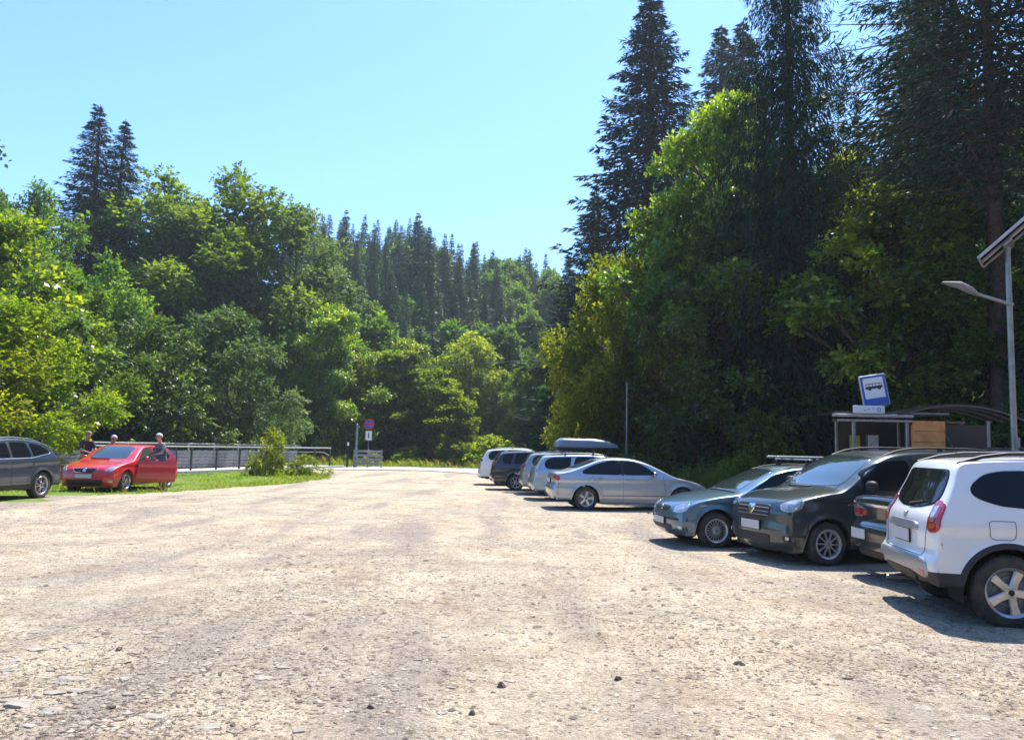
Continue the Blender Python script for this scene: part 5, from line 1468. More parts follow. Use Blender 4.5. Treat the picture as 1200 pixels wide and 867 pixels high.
# ---- 6 ice-blue estate with roof box
def wagon(L, H, W=1.76, belt=.95, **kw):
    d = dict(L=L, W=W, fo=.88, wb=L - .88 - .98, wr=.32, ra=.38, belt=belt, tumble=.34, tumble2=.1, pf=.1, pr=.06, tr=.7, sill=.22, zr=.32, zf=.22, crease=(.82, .010), pw=3.2,
      prof=[(.15, .22, .10), (.0, .42, .22), (.03, .70, .2), (.25, .84, .1), (.8, .95, .06), (1.2, 1.02, .06), (1.7, H * .86, .09), (2.1, H * .965, .08), (2.7, H, .07), (L - 1.1, H * .99, .07), (L - .48, H * .955, .07), (L - .38, H * .93, .07), (L - .22, H * .80, .10), (L - .10, H * .66, .11), (L - .04, .80, .14), (L - .02, .66, .15), (L, .60, .16), (L, .42, .15), (L - .08, .32, .12)])
    d.update(kw); return d
def wagon_details(c, pm, H, L, rails=True, quarter=True, light='redlens', lz=(.86, 1.02), ly=(.60, .86), rw='five'):
    b = c.sp['belt'] + .04
    c.sidep('side_window', [(1.55, b), (2.05, H - .13), (2.45, H - .09), (2.47, b)], M['glass'])
    c.sidep('side_window', [(2.53, b), (2.52, H - .09), (3.20, H - .09), (3.32, b)], M['glass'])
    c.sidep('door_pillar', [(2.45, b), (2.44, H - .09), (2.54, H - .09), (2.55, b)], M['black'], th=.002, res=20, smooth=0)
    if quarter: c.sidep('side_window', [(3.42, b), (3.32, H - .10), (L - .66, H - .13), (L - .50, H - .2), (L - .42, b + .16), (L - .5, b + .02)], M['glass'], res=44)
    c.rearp('rear_window', [(-.54, H - .10), (.54, H - .10), (.64, b + .12), (-.64, b + .12)], M['glass'], res=48)
    y0, y1 = ly; z0, z1 = lz
    c.panel('tail_light', [(-2.1, y, z) for y, z in [(y1, z1), (y1 + .02, z0 + .02), (y1 - .06, z0), (y0, z0 + .02), (y0, z1 - .02)]], (.82, -.57, 0), M[light], th=.016, res=40)
    plate(c, False, 0, .76, w_=.5, h_=.11)
    c.line('tailgate_seam', [(-1, .60, 1.0), (-1, .60, .64), (-1, .5, .60)], (1, 0, 0), M['seam'])
    c.rearp('bumper_insert', [(-.6, .44), (.6, .44), (.55, .34), (-.55, .34)], M['black'], th=.008, res=40)
    c.sideline('door_seam', [(2.50, H - .07), (2.49, .28)], n=30); c.sideline('door_seam', [(3.36, H - .08), (3.38, .9), (3.2, .6), (3.12, .28)], n=40)
    handle(c, 2.35, b - .1, pm); handle(c, 3.2, b - .09, pm); mirror_part(c, 1.6, b, pm)
    c.frontp('windscreen', [(-.6, 1.06), (.6, 1.06), (.52, H - .09), (-.52, H - .09)], M['screen'], res=48)
    if rails: roofline(c, 2.0, L - .55, .56, M['galv'], up=.04)
sp = wagon(4.65, 1.50)
hd = R(3)
c = Car('parked_car', sp, 'pale blue estate carrying a grey roof box, behind the silver saloon', PT['lightblue'], (.62 + 4.65 / 2, 26.9, T(3, 27)), hd)
wagon_details(c, PT['lightblue'], 1.50, 4.65, light='clearlens', lz=(.82, 1.08), ly=(.68, .86)); c.wheels('five', .21)
for q in (2.6, 3.5):
    MB().box((c.X(q), 0, 1.585), (.06, 1.2, .03), bev=.01).build('roof_bar', M['black'], c.root)
c_box_parent = c
# roof box: a thing of its own
def roof_box(loc, hd):
    e = empty('roof_box', loc, hd); tag(e, 'long grey roof box on top of the pale blue estate', 'roof box')
    for nm, z0, z1, mt in (('lid', .10, .40, 'boxgrey'), ('base', .10, -.02, 'black')):
        vs = []; fs = []; nn = 28; mm = 22
        for i in range(nn + 1):
            t = i / nn; x = 1.05 - 2.1 * t     # front (+x) pointed, rear blunt
            w_ = .40 * (1 - max(0, (x - .1) / .95) ** 2.4 * .55) * (1 - max(0, (-x - .75) / .3) ** 3 * .35)
            hh = (math.sin(min(1, t * 1.9 + .10) * R90) ** .6) * (1 - max(0, (t - .85) / .15) ** 3 * .6)
            for j in range(mm + 1):
                a = math.pi * j / mm
                cy_ = math.copysign(abs(math.cos(a)) ** .55, math.cos(a)); sz_ = abs(math.sin(a)) ** .55
                vs.append((x, w_ * cy_, z0 + (z1 - z0) * sz_ * hh))
        for i in range(nn):
            for j in range(mm):
                q = i * (mm + 1) + j; fs.append((q, q + 1, q + mm + 2, q + mm + 1))
        fs.append(tuple(range(mm, -1, -1))); fs.append(tuple(nn * (mm + 1) + j for j in range(mm + 1)))
        MB().add(vs, fs).build(nm, M[mt], e, smooth=True)
    MB().box((0, 0, .10), (1.9, .79, .014), bev=.004).build('rim_seam', M['black'], e)
M['boxgrey'] = simple('box_grey_plastic', (0.16, 0.21, 0.27), .3, 0, .6)
roof_box((c.root.location.x - .45, c.root.location.y + .02, c.root.location.z + 1.62), hd)

# ---- 7 grey silver estate
sp = wagon(4.5, 1.56, belt=.98)
c = Car('parked_car', sp, 'grey silver estate with red tail lights, third from the far end', PT['greysil'], (.33 + 2.25, 30.0, T(2.5, 30)), R(2))
wagon_details(c, PT['greysil'], 1.56, 4.5, lz=(.98, 1.12), ly=(.46, .84)); c.wheels('five_split', .21)
# ---- 8 dark hatch
sp = wagon(4.2, 1.58, belt=1.0, pw=2.8)
c = Car('parked_car', sp, 'blue black hatchback with bright red tail light, second from the far end', PT['black'], place_by_wheel(604, 575, sp, 1, -1, R(5)), R(5))
wagon_details(c, PT['black'], 1.58, 4.2, rails=False, lz=(.98, 1.16), ly=(.44, .84)); c.wheels('seven', .215, mat=M['hubcap'])
c.panel('tail_light', [(-2.1, y, z) for y, z in [(.70, .52), (.70, .44), (.6, .44), (.6, .52)]], (.82, -.57, 0), M['redlens'], th=.01, res=20)
# ---- 9 white crossover
sp = wagon(4.5, 1.67, W=1.83, belt=1.08, wr=.34, ra=.40, clad=.40)
c = Car('parked_car', sp, 'white SUV with narrow dark tail lights, farthest car of the right hand row', PT['pearl'], (-1.45 + 2.25, 37.4, T(1, 37)), R(3))
wagon_details(c, PT['pearl'], 1.67, 4.5, light='darkred', lz=(1.06, 1.15), ly=(.32, .88)); c.wheels('five_split', .23)
# ---- 10 silver tall SUV beyond the van
sp = wagon(4.6, 1.83, W=1.85, belt=1.1, wr=.36, ra=.42, clad=.42)
c = Car('parked_car', sp, 'silver SUV whose roof and black rail just show above the white SUV', PT['silver'], (8.15 + 2.3, 16.1, T(9, 15.6)), R(4))
wagon_details(c, PT['silver'], 1.83, 4.6, rails=False); roofline(c, 2.0, 4.1, .60, M['black'], up=.05, r=.02); c.wheels('five_split', .23)

# ---- 11 grey-blue SUV at the left edge, front towards the camera
sp = dict(L=4.68, W=1.90, fo=.87, wb=2.865, wr=.36, ra=.42, belt=1.05, tumble=.30, tumble2=.15, pf=.12, pr=.06, sill=.28, zr=.34, zf=.25, clad=.42, flare=.028, cslope=-.05, crease=(.92, .012), pw=3.2,
  prof=[(.15, .24, .10), (.0, .45, .22), (.0, .75, .22), (.08, .95, .14), (.3, 1.05, .08), (.8, 1.10, .06), (1.25, 1.15, .06), (1.75, 1.44, .09), (2.1, 1.60, .08), (2.6, 1.655, .07), (3.3, 1.64, .07), (3.9, 1.56, .07), (4.12, 1.48, .07), (4.35, 1.26, .10), (4.52, 1.08, .12), (4.60, .98, .14), (4.64, .74, .16), (4.68, .62, .16), (4.68, .46, .16), (4.58, .34, .12)])
hd = R(-95)
c = Car('parked_car', sp, 'slate blue SUV parked nose towards the camera at the left edge', PT['slate'], place_by_wheel(44, 584, sp, 1, 1, hd), hd)
c.sidep('side_window', [(1.65, 1.13), (2.1, 1.49), (2.5, 1.55), (2.52, 1.12)], M['glass']); c.sidep('side_window', [(2.59, 1.12), (2.57, 1.55), (3.22, 1.54), (3.32, 1.14)], M['glass'])
c.sidep('side_window', [(3.40, 1.15), (3.32, 1.53), (3.75, 1.47), (4.06, 1.31), (4.08, 1.26)], M['glass'], res=44)
c.sidep('door_pillar', [(2.51, 1.12), (2.49, 1.55), (2.58, 1.55), (2.60, 1.12)], M['black'], th=.002, res=20, smooth=0)
c.sideline('window_trim', [(1.6, 1.10), (3.3, 1.115), (4.1, 1.23), (4.14, 1.28), (3.8, 1.49), (3.3, 1.57), (2.5, 1.58)], M['chrome'], r=.011, n=70, off=.004)
c.panel('tail_light', [(-2.2, y, z) for y, z in [(.92, 1.02), (.94, .84), (.86, .70), (.78, .72), (.80, 1.04)]], (.7, -.7, 0), M['redlens'], th=.014)
c.sideline('door_seam', [(2.55, 1.58), (2.54, .34)], n=30); c.sideline('door_seam', [(3.36, 1.55), (3.42, 1.0), (3.2, .7), (3.1, .34)], n=40); c.sideline('door_seam', [(1.45, 1.12), (1.4, .34)], n=30)
handle(c, 2.4, 1.0, PT['slate']); handle(c, 3.3, 1.02, PT['slate']); mirror_part(c, 1.75, 1.10, PT['slate'])
c.frontp('windscreen', [(-.64, 1.2), (.64, 1.2), (.56, 1.56), (-.56, 1.56)], M['screen'], res=48)
roofline(c, 2.1, 4.0, .62, M['silver'], up=.035, r=.014)
c.wheels('five_split', .25, width=.235)
c.root.scale = (1, 1, .96)

# ---- 12 red hatchback with its door open
sp = dict(L=4.26, W=1.80, fo=.84, wb=2.64, wr=.318, ra=.38, belt=.93, tumble=.36, tumble2=.15, pf=.13, pr=.09, tf=1.2, sill=.2, zr=.3, zf=.18, crease=(.80, .014), pw=3.2,
  prof=[(.18, .17, .10), (.03, .30, .24), (.0, .48, .26), (.04, .66, .24), (.12, .75, .14), (.4, .84, .07), (.85, .93, .06), (1.12, .98, .07), (1.55, 1.22, .09), (1.95, 1.40, .09), (2.3, 1.45, .08), (2.9, 1.45, .07), (3.5, 1.38, .07), (3.72, 1.33, .07), (3.95, 1.14, .10), (4.10, .98, .12), (4.16, .86, .14), (4.2, .7, .16), (4.26, .6, .18), (4.26, .42, .16), (4.16, .3, .12)])
hd = R(-94)
loc = place_by_wheel(145, 577, sp, 0, 1, hd)
c = Car('parked_car', sp, 'bright red hatchback facing the camera with its front door swung open', PT['red'], loc, hd)
redcar = c
c.sidep('side_window', [(2.55, .98), (2.54, 1.36), (3.0, 1.35), (3.4, 1.24), (3.58, 1.08), (3.4, 1.0)], M['glass'], res=44)
c.panel('side_window', [(c.X(a), 0, b) for a, b in [(1.50, .99), (1.95, 1.30), (2.2, 1.36), (2.46, 1.37), (2.48, .97)]], (0, 1, 0), M['glass'], mirror=False, res=44)
c.sidep('opening_shade_panel', [(1.32, .92), (1.50, 1.0), (1.95, 1.32), (2.2, 1.375), (2.48, 1.38), (2.50, .95), (2.50, .32), (1.34, .32)], M['well'], mirror=False, th=.002, res=60, smooth=0)  # black panel on the body paints the dark cabin behind the open door
c.frontp('windscreen', [(-.62, 1.01), (-.3, .995), (.3, .995), (.62, 1.01), (.55, 1.36), (.3, 1.385), (-.3, 1.385), (-.55, 1.36)], M['screen'], res=60, th=.004)
c.frontp('grille', [(-.38, .715), (.38, .715), (.30, .62), (-.30, .62)], M['black'], th=.010, res=44)
c.line('grille_frame', [(1, -.39, .72), (1, .39, .72), (1, .30, .61), (1, -.30, .61), (1, -.39, .72)], (-1, 0, 0), M['chrome'], r=.007, mirror=False, n=60, off=.012)
c.frontp('emblem', [(-.05, .715), (.05, .715), (.05, .625), (-.05, .625)], M['chrome'], th=.022, res=20)
plate(c, True, 0, .50, w_=.52, h_=.12)
c.frontp('lower_grille', [(-.60, .40), (.60, .40), (.52, .23), (-.52, .23)], M['black'], th=.008, res=50)
c.panel('headlight', [(1.9, y, z) for y, z in [(.80, .80), (.86, .74), (.80, .67), (.60, .635), (.46, .66), (.58, .72)]], (-.80, -.6, 0), M['clearlens'], th=.012, res=44)
c.panel('fog_lamp', [(1.9, y, z) for y, z in [(.78, .37), (.78, .33), (.62, .33), (.62, .37)]], (-.86, -.5, 0), M['clearlens'], th=.012, res=24)
c.line('bonnet_seam', [(1.0, .58, 1.5), (1.3, .66, 1.5), (1.75, .66, 1.5), (1.95, .5, 1.5)], (0, 0, -1), M['seam'], n=40)
c.line('wiper', [(.98, -.5, 1), (.98, .1, 1)], (-.5, 0, -.86), M['black'], r=.012, mirror=False, n=12, off=.012)
c.sideline('door_seam', [(2.50, 1.39), (2.50, .30)], n=30); c.sideline('door_seam', [(3.25, 1.28), (3.35, .9), (3.1, .6), (3.0, .28)], n=40)
c.sidep('sill_strip', [(1.5, .24), (1.5, .27), (2.9, .27), (2.9, .24)], M['black'], th=.004, res=20)  # thin black strip along the sill
handle(c, 3.15, .88, PT['red']); mirror_part(c, 1.62, .99, PT['red'], only=-1, size=(.20, .13, .14))
c.wheels('five_split', .215)
# the open door, hinged at its front edge
def open_door(c, ang):
    e = empty('open_door'); e.parent = c.root
    q0, q1 = 1.32, 2.50
    xh = c.X(q0); yh = float(c.yside(xh, .7)) - .03
    e.location = (xh, yh, 0); e.rotation_euler = (0, 0, ang)
    def surf_panel(poly, off, name, mat, th):
        mb = MB(); n = 12; m = 12
        P = poly
        vs = []; 
        for side in (0, 1):
            for i in range(n + 1):
                for j in range(m + 1):
                    u, v = i / n, j / m
                    a = np.array(P[0]) * (1 - u) * (1 - v) + np.array(P[1]) * u * (1 - v) + np.array(P[2]) * u * v + np.array(P[3]) * (1 - u) * v
                    x, z = c.X(a[0]), a[1]
                    vs.append((x - xh, float(c.yside(x, z)) + off - (th if side else 0) - yh, z))
        N_ = (n + 1) * (m + 1); fs = []
        for i in range(n):
            for j in range(m):
                k = i * (m + 1) + j
                fs.append((k, k + 1, k + m + 2, k + m + 1)); fs.append((N_ + k, N_ + k + m + 1, N_ + k + m + 2, N_ + k + 1))
        for i in range(n):
            a = i * (m + 1); b = a + m; fs.append((a, a + m + 1, N_ + a + m + 1, N_ + a)); fs.append((b, N_ + b, N_ + b + m + 1, b + m + 1))
        for j in range(m):
            a = j; b = n * (m + 1) + j; fs.append((a, N_ + a, N_ + a + 1, a + 1)); fs.append((b, b + 1, N_ + b + 1, N_ + b))
        o = mb.add(vs, fs).build(name, mat, e, smooth=True); return o
    surf_panel([(1.32, .30), (2.48, .30), (2.50, .95), (1.42, .95)], 0, 'door_panel', PT['red'], .055)
    surf_panel([(1.36, .34), (2.44, .34), (2.46, .93), (1.46, .93)], -.058, 'door_lining', M['black'], .02)
    def pt(q, z): return (c.X(q) - xh, float(c.yside(c.X(q), z)) - .02 - yh, z)
    MB().tube([pt(1.42, .95), pt(1.55, 1.03), pt(1.95, 1.30), pt(2.2, 1.37), pt(2.47, 1.38), pt(2.50, 1.15), pt(2.50, .95)], .020, 8).build('window_frame', M['black'], e, smooth=True)
    o = surf_panel([(1.62, .95), (2.48, .95), (2.46, 1.36), (1.98, 1.30)], -.018, 'side_window', M['doorglass'], .005)
    MB().box((c.X(2.36) - xh, float(c.yside(c.X(2.36), .87)) - yh + .025, .87), (.17, .02, .03), bev=.008).build('door_handle', PT['red'], e)
    h = pt(1.62, 1.0)
    import bmesh
    bm = bmesh.new(); bmesh.ops.create_uvsphere(bm, u_segments=14, v_segments=8, radius=1)
    for v in bm.verts: v.co = Vector((v.co.x * .06, v.co.y * .10, v.co.z * .07))
    me = bpy.data.meshes.new('mirror'); bm.to_mesh(me); bm.free(); me.materials.append(PT['red']); me.polygons.foreach_set('use_smooth', [True] * len(me.polygons))
    o = link('mirror', me, e); o.location = (h[0], h[1] + .15, h[2] + .03)
def tglass():
    m, n, p, out = newmat('clear_side_glass')
    g = n.nodes.new('ShaderNodeBsdfGlossy'); g.inputs['Roughness'].default_value = .02
    t = n.nodes.new('ShaderNodeBsdfTransparent'); t.inputs[0].default_value = (.72, .80, .80, 1)
    f = n.nodes.new('ShaderNodeFresnel'); f.inputs[0].default_value = 1.5
    ms = n.nodes.new('ShaderNodeMixShader'); n.links.new(f.outputs[0], ms.inputs[0]); n.links.new(t.outputs[0], ms.inputs[1]); n.links.new(g.outputs[0], ms.inputs[2]); n.links.new(ms.outputs[0], out.inputs[0])
    return m
M['doorglass'] = tglass()
open_door(c, R(-58))
# ------------------------------------------------------------------ street furniture
M['wood'] = simple('pine_boards', (0.88, 0.37, 0.11), .6, noise=.35, nscale=6, col2=(.72, .26, .07))
M['polyc'] = simple('smoked_roof_sheet', (0.03, 0.026, 0.034), .3, 0, .2)
M['glassy'] = tglass(); 
M['signblue'] = simple('sign_blue', (0.012, 0.09, 0.42), .35)
M['signwhite'] = simple('sign_white', (0.72, 0.74, 0.76), .4)
M['signblack'] = simple('sign_black', (0.01, 0.01, 0.012), .5)
M['signred'] = simple('sign_red', (0.55, 0.015, 0.02), .4)
M['poster_y'] = simple('yellow_paper', (0.62, 0.50, 0.05), .7, noise=.2)
M['concrete'] = simple('pale_concrete', (0.50, 0.48, 0.45), .9, noise=.25, nscale=5, bump=.2)
M['board_grey'] = simple('weathered_boards', (0.30, 0.30, 0.33), .85, noise=.35, nscale=7, col2=(.2, .2, .22))
M['rail'] = simple('pale_galvanised_rail', (0.42, 0.43, 0.45), .45, .4, noise=.2)
M['darkpost'] = simple('dark_steel_post', (0.075, 0.07, 0.075), .5, .4)

# --- bus shelter
M['celldark'] = simple('solar_cells', (0.008, 0.008, 0.016), .9, spec=.1)
SH = ht(1066, 533, 18.6)
sh = empty('bus_shelter', (SH.x, SH.y, T(SH.x, SH.y)), R(-6))
tag(sh, 'small steel bus shelter with arched smoky roof under the trees', 'bus shelter')
zt = 2.45
g = 0.0
for x, y in ((-1.42, -.65), (-.28, -.65), (1.42, -.65), (-1.42, .65), (0, .65), (1.42, .65)):
    MB().box((x, y, zt / 2 - .05), (.075, .075, zt + .1), bev=.012).build('post', M['galv'], sh)
MB().box((-1.05, -.78, zt + .06), (1.72, .10, .07), bev=.012).build('eave_beam', M['rail'], sh)
MB().box((-.98, -.70, zt - .045), (1.60, .06, .055), bev=.01).build('eave_beam', M['rail'], sh)
MB().box((0, .65, zt + .0), (3.0, .06, .06), bev=.01).build('eave_beam', M['galv'], sh)
def arch(x, y): return zt + .02 + .30 * (1 - ((x - .75) / 1.36) ** 2)
for i, y in enumerate((-.78, -.3, .2, .72)):
    pts = [(x, y, arch(x, y)) for x in np.linspace(-.62, 2.12, 18)]
    MB().tube(pts, .024, 8).build('roof_arch', M['greymetal'], sh, smooth=True)
mb = MB(); xs_ = np.linspace(-.60, 2.10, 18); vs = []; fs = []
for y in (-.86, .80):
    for x in xs_: vs.append((x, y, arch(x, y) + .03))
for y in (-.86, .80):
    for x in xs_: vs.append((x, y, arch(x, y) + .038))
n = 18
for i in range(n - 1): fs += [(i, i + 1, n + i + 1, n + i), (2 * n + i, 3 * n + i, 3 * n + i + 1, 2 * n + i + 1), (i, 2 * n + i, 2 * n + i + 1, i + 1), (n + i, n + i + 1, 3 * n + i + 1, 3 * n + i)]
mb.add(vs, fs).build('roof_sheet', M['polyc'], sh, smooth=True)
MB().box((-1.05, .0, zt + .13), (1.6, 1.5, .025), bev=.008).build('flat_roof_sheet', M['polyc'], sh)
# back wall glass, side glass
MB().box((0, .66, 1.30), (2.8, .012, 2.2)).build('back_pane', M['polyc'], sh)
MB().box((1.43, 0, 1.25), (.012, 1.2, 2.0)).build('side_pane', M['polyc'], sh)
# board clad box (planks) at the front
cab = empty('ticket_cabinet', (0, 0, 0)); cab.parent = sh
px0, px1 = -.18, .50
for k in range(9):
    z = .425 + k * .235
    MB().box(((px0 + px1) / 2, -.70, z), (px1 - px0, .028, .228), bev=.006).build('board', M['wood'], cab)
MB().box((px0 + .0, -.665, 1.25), (.05, .05, 2.16), bev=.006).build('corner_batten', M['wood'], cab)
MB().box((px1 + .012, -.36, 1.25), (.025, .66, 2.16), bev=.006).build('side_board', M['darkpost'], cab)
MB().box(((px0 + px1) / 2, -.40, 2.575), (px1 - px0 + .14, .78, .05), bev=.012).build('cabinet_roof', M['signblue_d'] if 'signblue_d' in M else M['greymetal'], cab)
MB().box((.98, -.66, 1.3), (.92, .014, 2.1)).build('front_pane', M['polyc'], sh)
MB().box((-1.02, .60, 1.93), (.24, .012, .34), bev=.002).build('yellow_poster', M['poster_y'], sh)
MB().box((-.60, .60, 1.94), (.24, .012, .34), bev=.002).build('white_poster', M['signwhite'], sh)
MB().box((-.75, .60, 1.94), (.02, .02, .36), bev=.002).build('poster_frame', M['galv'], sh)
MB().box((-.3, .42, .45), (1.9, .32, .05), bev=.01).build('bench', M['wood'], sh)
# name board on the eave with its faint print
nb = MB().box((-1.16, -.87, zt + .19), (.66, .07, .17), bev=.01).build('name_board', M['signwhite'], sh)
mb = MB()
for q in range(3): mb.box((-1.28 + .085 * q + .03, -.908, zt + .165 + .024 * (q % 3)), (.05, .004, .014))
tag(mb.build('board_print', M['signblue'], nb), kind='stuff')
MB().lathe([(.030, -.003), (.045, -.003), (.045, .003), (.030, .003), (.030, -.003)], 24, 'y', c=(-.96, -.909, zt + .19)).build('board_ring', M['signblue'], nb)

# --- bus stop sign standing askew on the roof
bs = empty('bus_stop_sign', tuple(Vector(sh.matrix_basis @ Vector((-.90, -.62, zt + .27)))), R(-16))
bs.rotation_euler = (0, R(-9), R(-14))
tag(bs, 'blue and white bus stop sign with a black bus, tilted on the shelter roof', 'sign')
MB().box((0, 0, .36), (.56, .10, .72), bev=.02).build('frame', M['rail'], bs)
MB().box((0, -.052, .36), (.51, .006, .67), bev=.002).build('blue_face', M['signblue'], bs)
MB().box((0, -.057, .42), (.42, .006, .46), bev=.002).build('white_field', M['signwhite'], bs)
mb = MB()
y = -.062
def flat(pts, yy=y):
    vs = [(a, yy, b) for a, b in pts] + [(a, yy + .004, b) for a, b in pts]; n = len(pts)
    mb.add(vs, [tuple(range(n)), tuple(range(2 * n - 1, n - 1, -1))] + [(i, i + n, (i + 1) % n + n, (i + 1) % n) for i in range(n)])
flat([(-.175, .405), (.165, .405), (.185, .43), (.18, .46), (-.17, .46), (-.18, .43)])
flat([(-.165, .508), (.165, .508), (.165, .522), (-.165, .522)])
for a in (-.17, -.10, -.03, .04, .11, .16): flat([(a, .46), (a + .012, .46), (a + .012, .508), (a, .508)])
for cx in (-.09, .11): flat([(cx + .032 * math.cos(t), .400 + .032 * math.sin(t)) for t in np.linspace(0, 2 * math.pi, 14)[:-1]])
mb.build('bus_pictogram', M['signblack'], bs)
MB().box((0, .0, -.10), (.05, .05, .22)).build('bracket', M['galv'], bs)

# --- solar street lamp
q = ht(1189, 525, 12.7)
lp = empty('solar_street_lamp', (q.x, q.y, T(q.x, q.y)))
tag(lp, 'tall grey street lamp with tilted solar panel and long lamp arm', 'street lamp')
top = ht(1186.5, 290, 12.7); Hp = top.z - lp.location.z
MB().tube([(0, 0, 0), (0, 0, Hp)], [.052, .042], 16).build('pole', M['galv'], lp, smooth=True)
MB().tube([(0, 0, 0), (0, 0, .35)], [.10, .09], 12).build('pole_base', M['greymetal'], lp)
def rel(px, py, D): return ht(px, py, D) - Vector(lp.location)
a0 = rel(1186, 357, 12.7); a1 = rel(1146, 345, 12.4); a2 = rel(1137, 340, 12.3); a3 = rel(1124, 334, 12.2); a4 = rel(1104, 331, 12.1)
MB().tube([a0, a1], [.032, .026], 10).build('arm', M['galv'], lp, smooth=True)
mb = MB(); dirv = (a4 - a1); vs = []
secs = [(a1, .035, .03), (a2, .10, .055), (a3, .12, .05), ((a3 + a4) / 2, .10, .03), (a4, .04, .012)]
for p, w_, h_ in secs:
    sd_ = Vector((.10, 1, 0)).normalized() * w_
    for k in range(10):
        an = 2 * math.pi * k / 10
        vs.append(p + sd_ * math.cos(an) + Vector((0, 0, 1)) * h_ * math.sin(an))
fs = [(i * 10 + k, i * 10 + (k + 1) % 10, i * 10 + 10 + (k + 1) % 10, i * 10 + 10 + k) for i in range(4) for k in range(10)] + [tuple(range(9, -1, -1)), tuple(range(40, 50))]
mb.add(vs, fs).build('luminaire', M['greymetal'], lp, smooth=True)
# solar panels: two modules tilted, low edge to the left
pn = empty('solar_panel', tuple(Vector((0, 0, Hp + .05)))); pn.parent = lp
tl_ = R(-41)
pn.rotation_euler = (0, tl_, R(-35))
for y0, y1 in ((-.36, .36),):
    MB().box((.03, 0, .06), (.95, y1 - y0, .012), bev=.002).build('cell_sheet', M['celldark'], pn)
for y_ in (-.37, -.02, .03, .37): MB().box((.03, y_, .055), (.98, .022, .045), bev=.004).build('frame_bar', M['rail'], pn)
for x_ in (-.45, .51): MB().box((x_, 0, .055), (.022, .74, .045), bev=.004).build('frame_bar', M['rail'], pn)
for y_ in (-.2, .2): MB().box((.05, y_, .018), (.95, .03, .03), bev=.004).build('bracket_bar', M['galv'], pn)
MB().box((0, 0, -.02), (.16, .52, .05), bev=.01).build('pole_bracket', M['galv'], pn)
MB().box((.0, -.07, 1.9), (.07, .06, .16), bev=.01).build('service_hatch', M['greymetal'], lp)

def small_lamp(px, D, top_px, top_py, arm, label):
    q = ht(px, 540, D); e = empty('solar_street_lamp' if arm else 'lamp_post', (q.x, q.y, T(q.x, q.y))); tag(e, label, 'street lamp' if arm else 'post')
    tp = ht(top_px, top_py, D); H_ = tp.z - e.location.z
    MB().tube([(0, 0, 0), (0, 0, H_)], [.04, .032], 10).build('pole', M['galv'], e, smooth=True)
    if arm: MB().tube([(0, 0, H_ - .8), (-.9, -.1, H_ - .45), (-1.35, -.15, H_ - .42)], [.03, .03, .02], 8).build('arm', M['rail'], e, smooth=True)
    if arm: MB().box((-1.25, -.14, H_ - .42), (.55, .2, .07), bev=.03).build('luminaire', M['greymetal'], e)
    if not arm: return
    b = MB().box((0, 0, 0), (.7, .45, .04), bev=.01).build('solar_panel', M['greymetal'], e); b.location = (0, 0, H_ + .12); b.rotation_euler = (0, R(-41), R(-35))
small_lamp(734, 30.5, 732, 448, 0, 'thin bare lamp post standing behind the silver saloon roof')
small_lamp(685, 44, 683, 450, 1, 'farthest street lamp, seen above the roof box')

# --- railing along the footpath, board fence behind it
A = Vector((-16.9, 33.5)); B = Vector((-11.6, 52.5))
dv = (B - A); Lf = dv.length; dn = dv.normalized(); ang = math.atan2(dn.y, dn.x)
def fence_frame(off, name, label, cat, zs):
    nrm_ = Vector((-dn.y, dn.x)) * off
    p = A + nrm_
    e = empty(name, (p.x, p.y, T((A.x + B.x) / 2, 42)), ang); tag(e, label, cat); return e
fe = empty('railing', (A.x, A.y, 0.02), ang); tag(fe, 'grey steel railing with two rails beside the pale footpath on the left', 'railing')
np_ = 11
for i in range(np_):
    x = Lf * i / (np_ - 1)
    MB().box((x, 0, .62), (.07, .09, 1.24), bev=.01).build('post', M['darkpost'], fe)
MB().tube([(-.2, 0, 1.30), (Lf + .1, 0, 1.30)], .036, 8).build('top_rail', M['rail'], fe)
MB().tube([(-.2, .02, 1.05), (Lf - .9, .02, 1.05), (Lf - .1, .02, .85)], .03, 8).build('lower_rail', M['rail'], fe)
tag(grid('footpath', np.linspace(0, 1, 40), np.linspace(0, 1, 6), lambda u, v: u * 0, M['concrete']), kind='structure')
fp = bpy.data.objects['footpath']
co = np.zeros(len(fp.data.vertices) * 3, np.float32); fp.data.vertices.foreach_get('co', co); co = co.reshape(-1, 3)
u = co[:, 0] * (Lf + 3) - 1.5; v = co[:, 1] * 2.2 - .12
co2 = np.stack([A.x + dn.x * u - dn.y * v, A.y + dn.y * u + dn.x * v, np.full(len(u), .16)], 1)
fp.data.vertices.foreach_set('co', co2.astype(np.float32).ravel()); fp.data.update()
kb = MB().box((Lf / 2, -.22, .10), (Lf + 3, .16, .2), bev=.02).build('path_kerb', M['concrete']); kb.location = (A.x, A.y, 0); kb.rotation_euler = (0, 0, ang); tag(kb, kind='structure')
P2 = A + Vector((-dn.y, dn.x)) * 2.3
bf = empty('board_fence', (P2.x, P2.y, .1), ang); tag(bf, 'grey weathered board fence behind the steel railing', 'fence')
nb_ = 9
for i in range(nb_ + 1):
    MB().box((Lf * i / nb_, .06, .66), (.09, .09, 1.32), bev=.01).build('post', M['rail'], bf)
bm_ = MB().box((0, 0, 0), (Lf / nb_ - .012, .028, .165), bev=.004).mesh('board', M['board_grey'])
for i in range(nb_):
    for k in range(5):
        o = link('board', bm_, bf); o.location = (Lf * (i + .5) / nb_, random.uniform(-.004, .004), .18 + k * .185); o.rotation_euler = (0, random.uniform(-.003, .003), 0)
MB().tube([(-.2, .06, 1.34), (Lf + .1, .06, 1.34)], .035, 8).build('top_rail', M['rail'], bf)
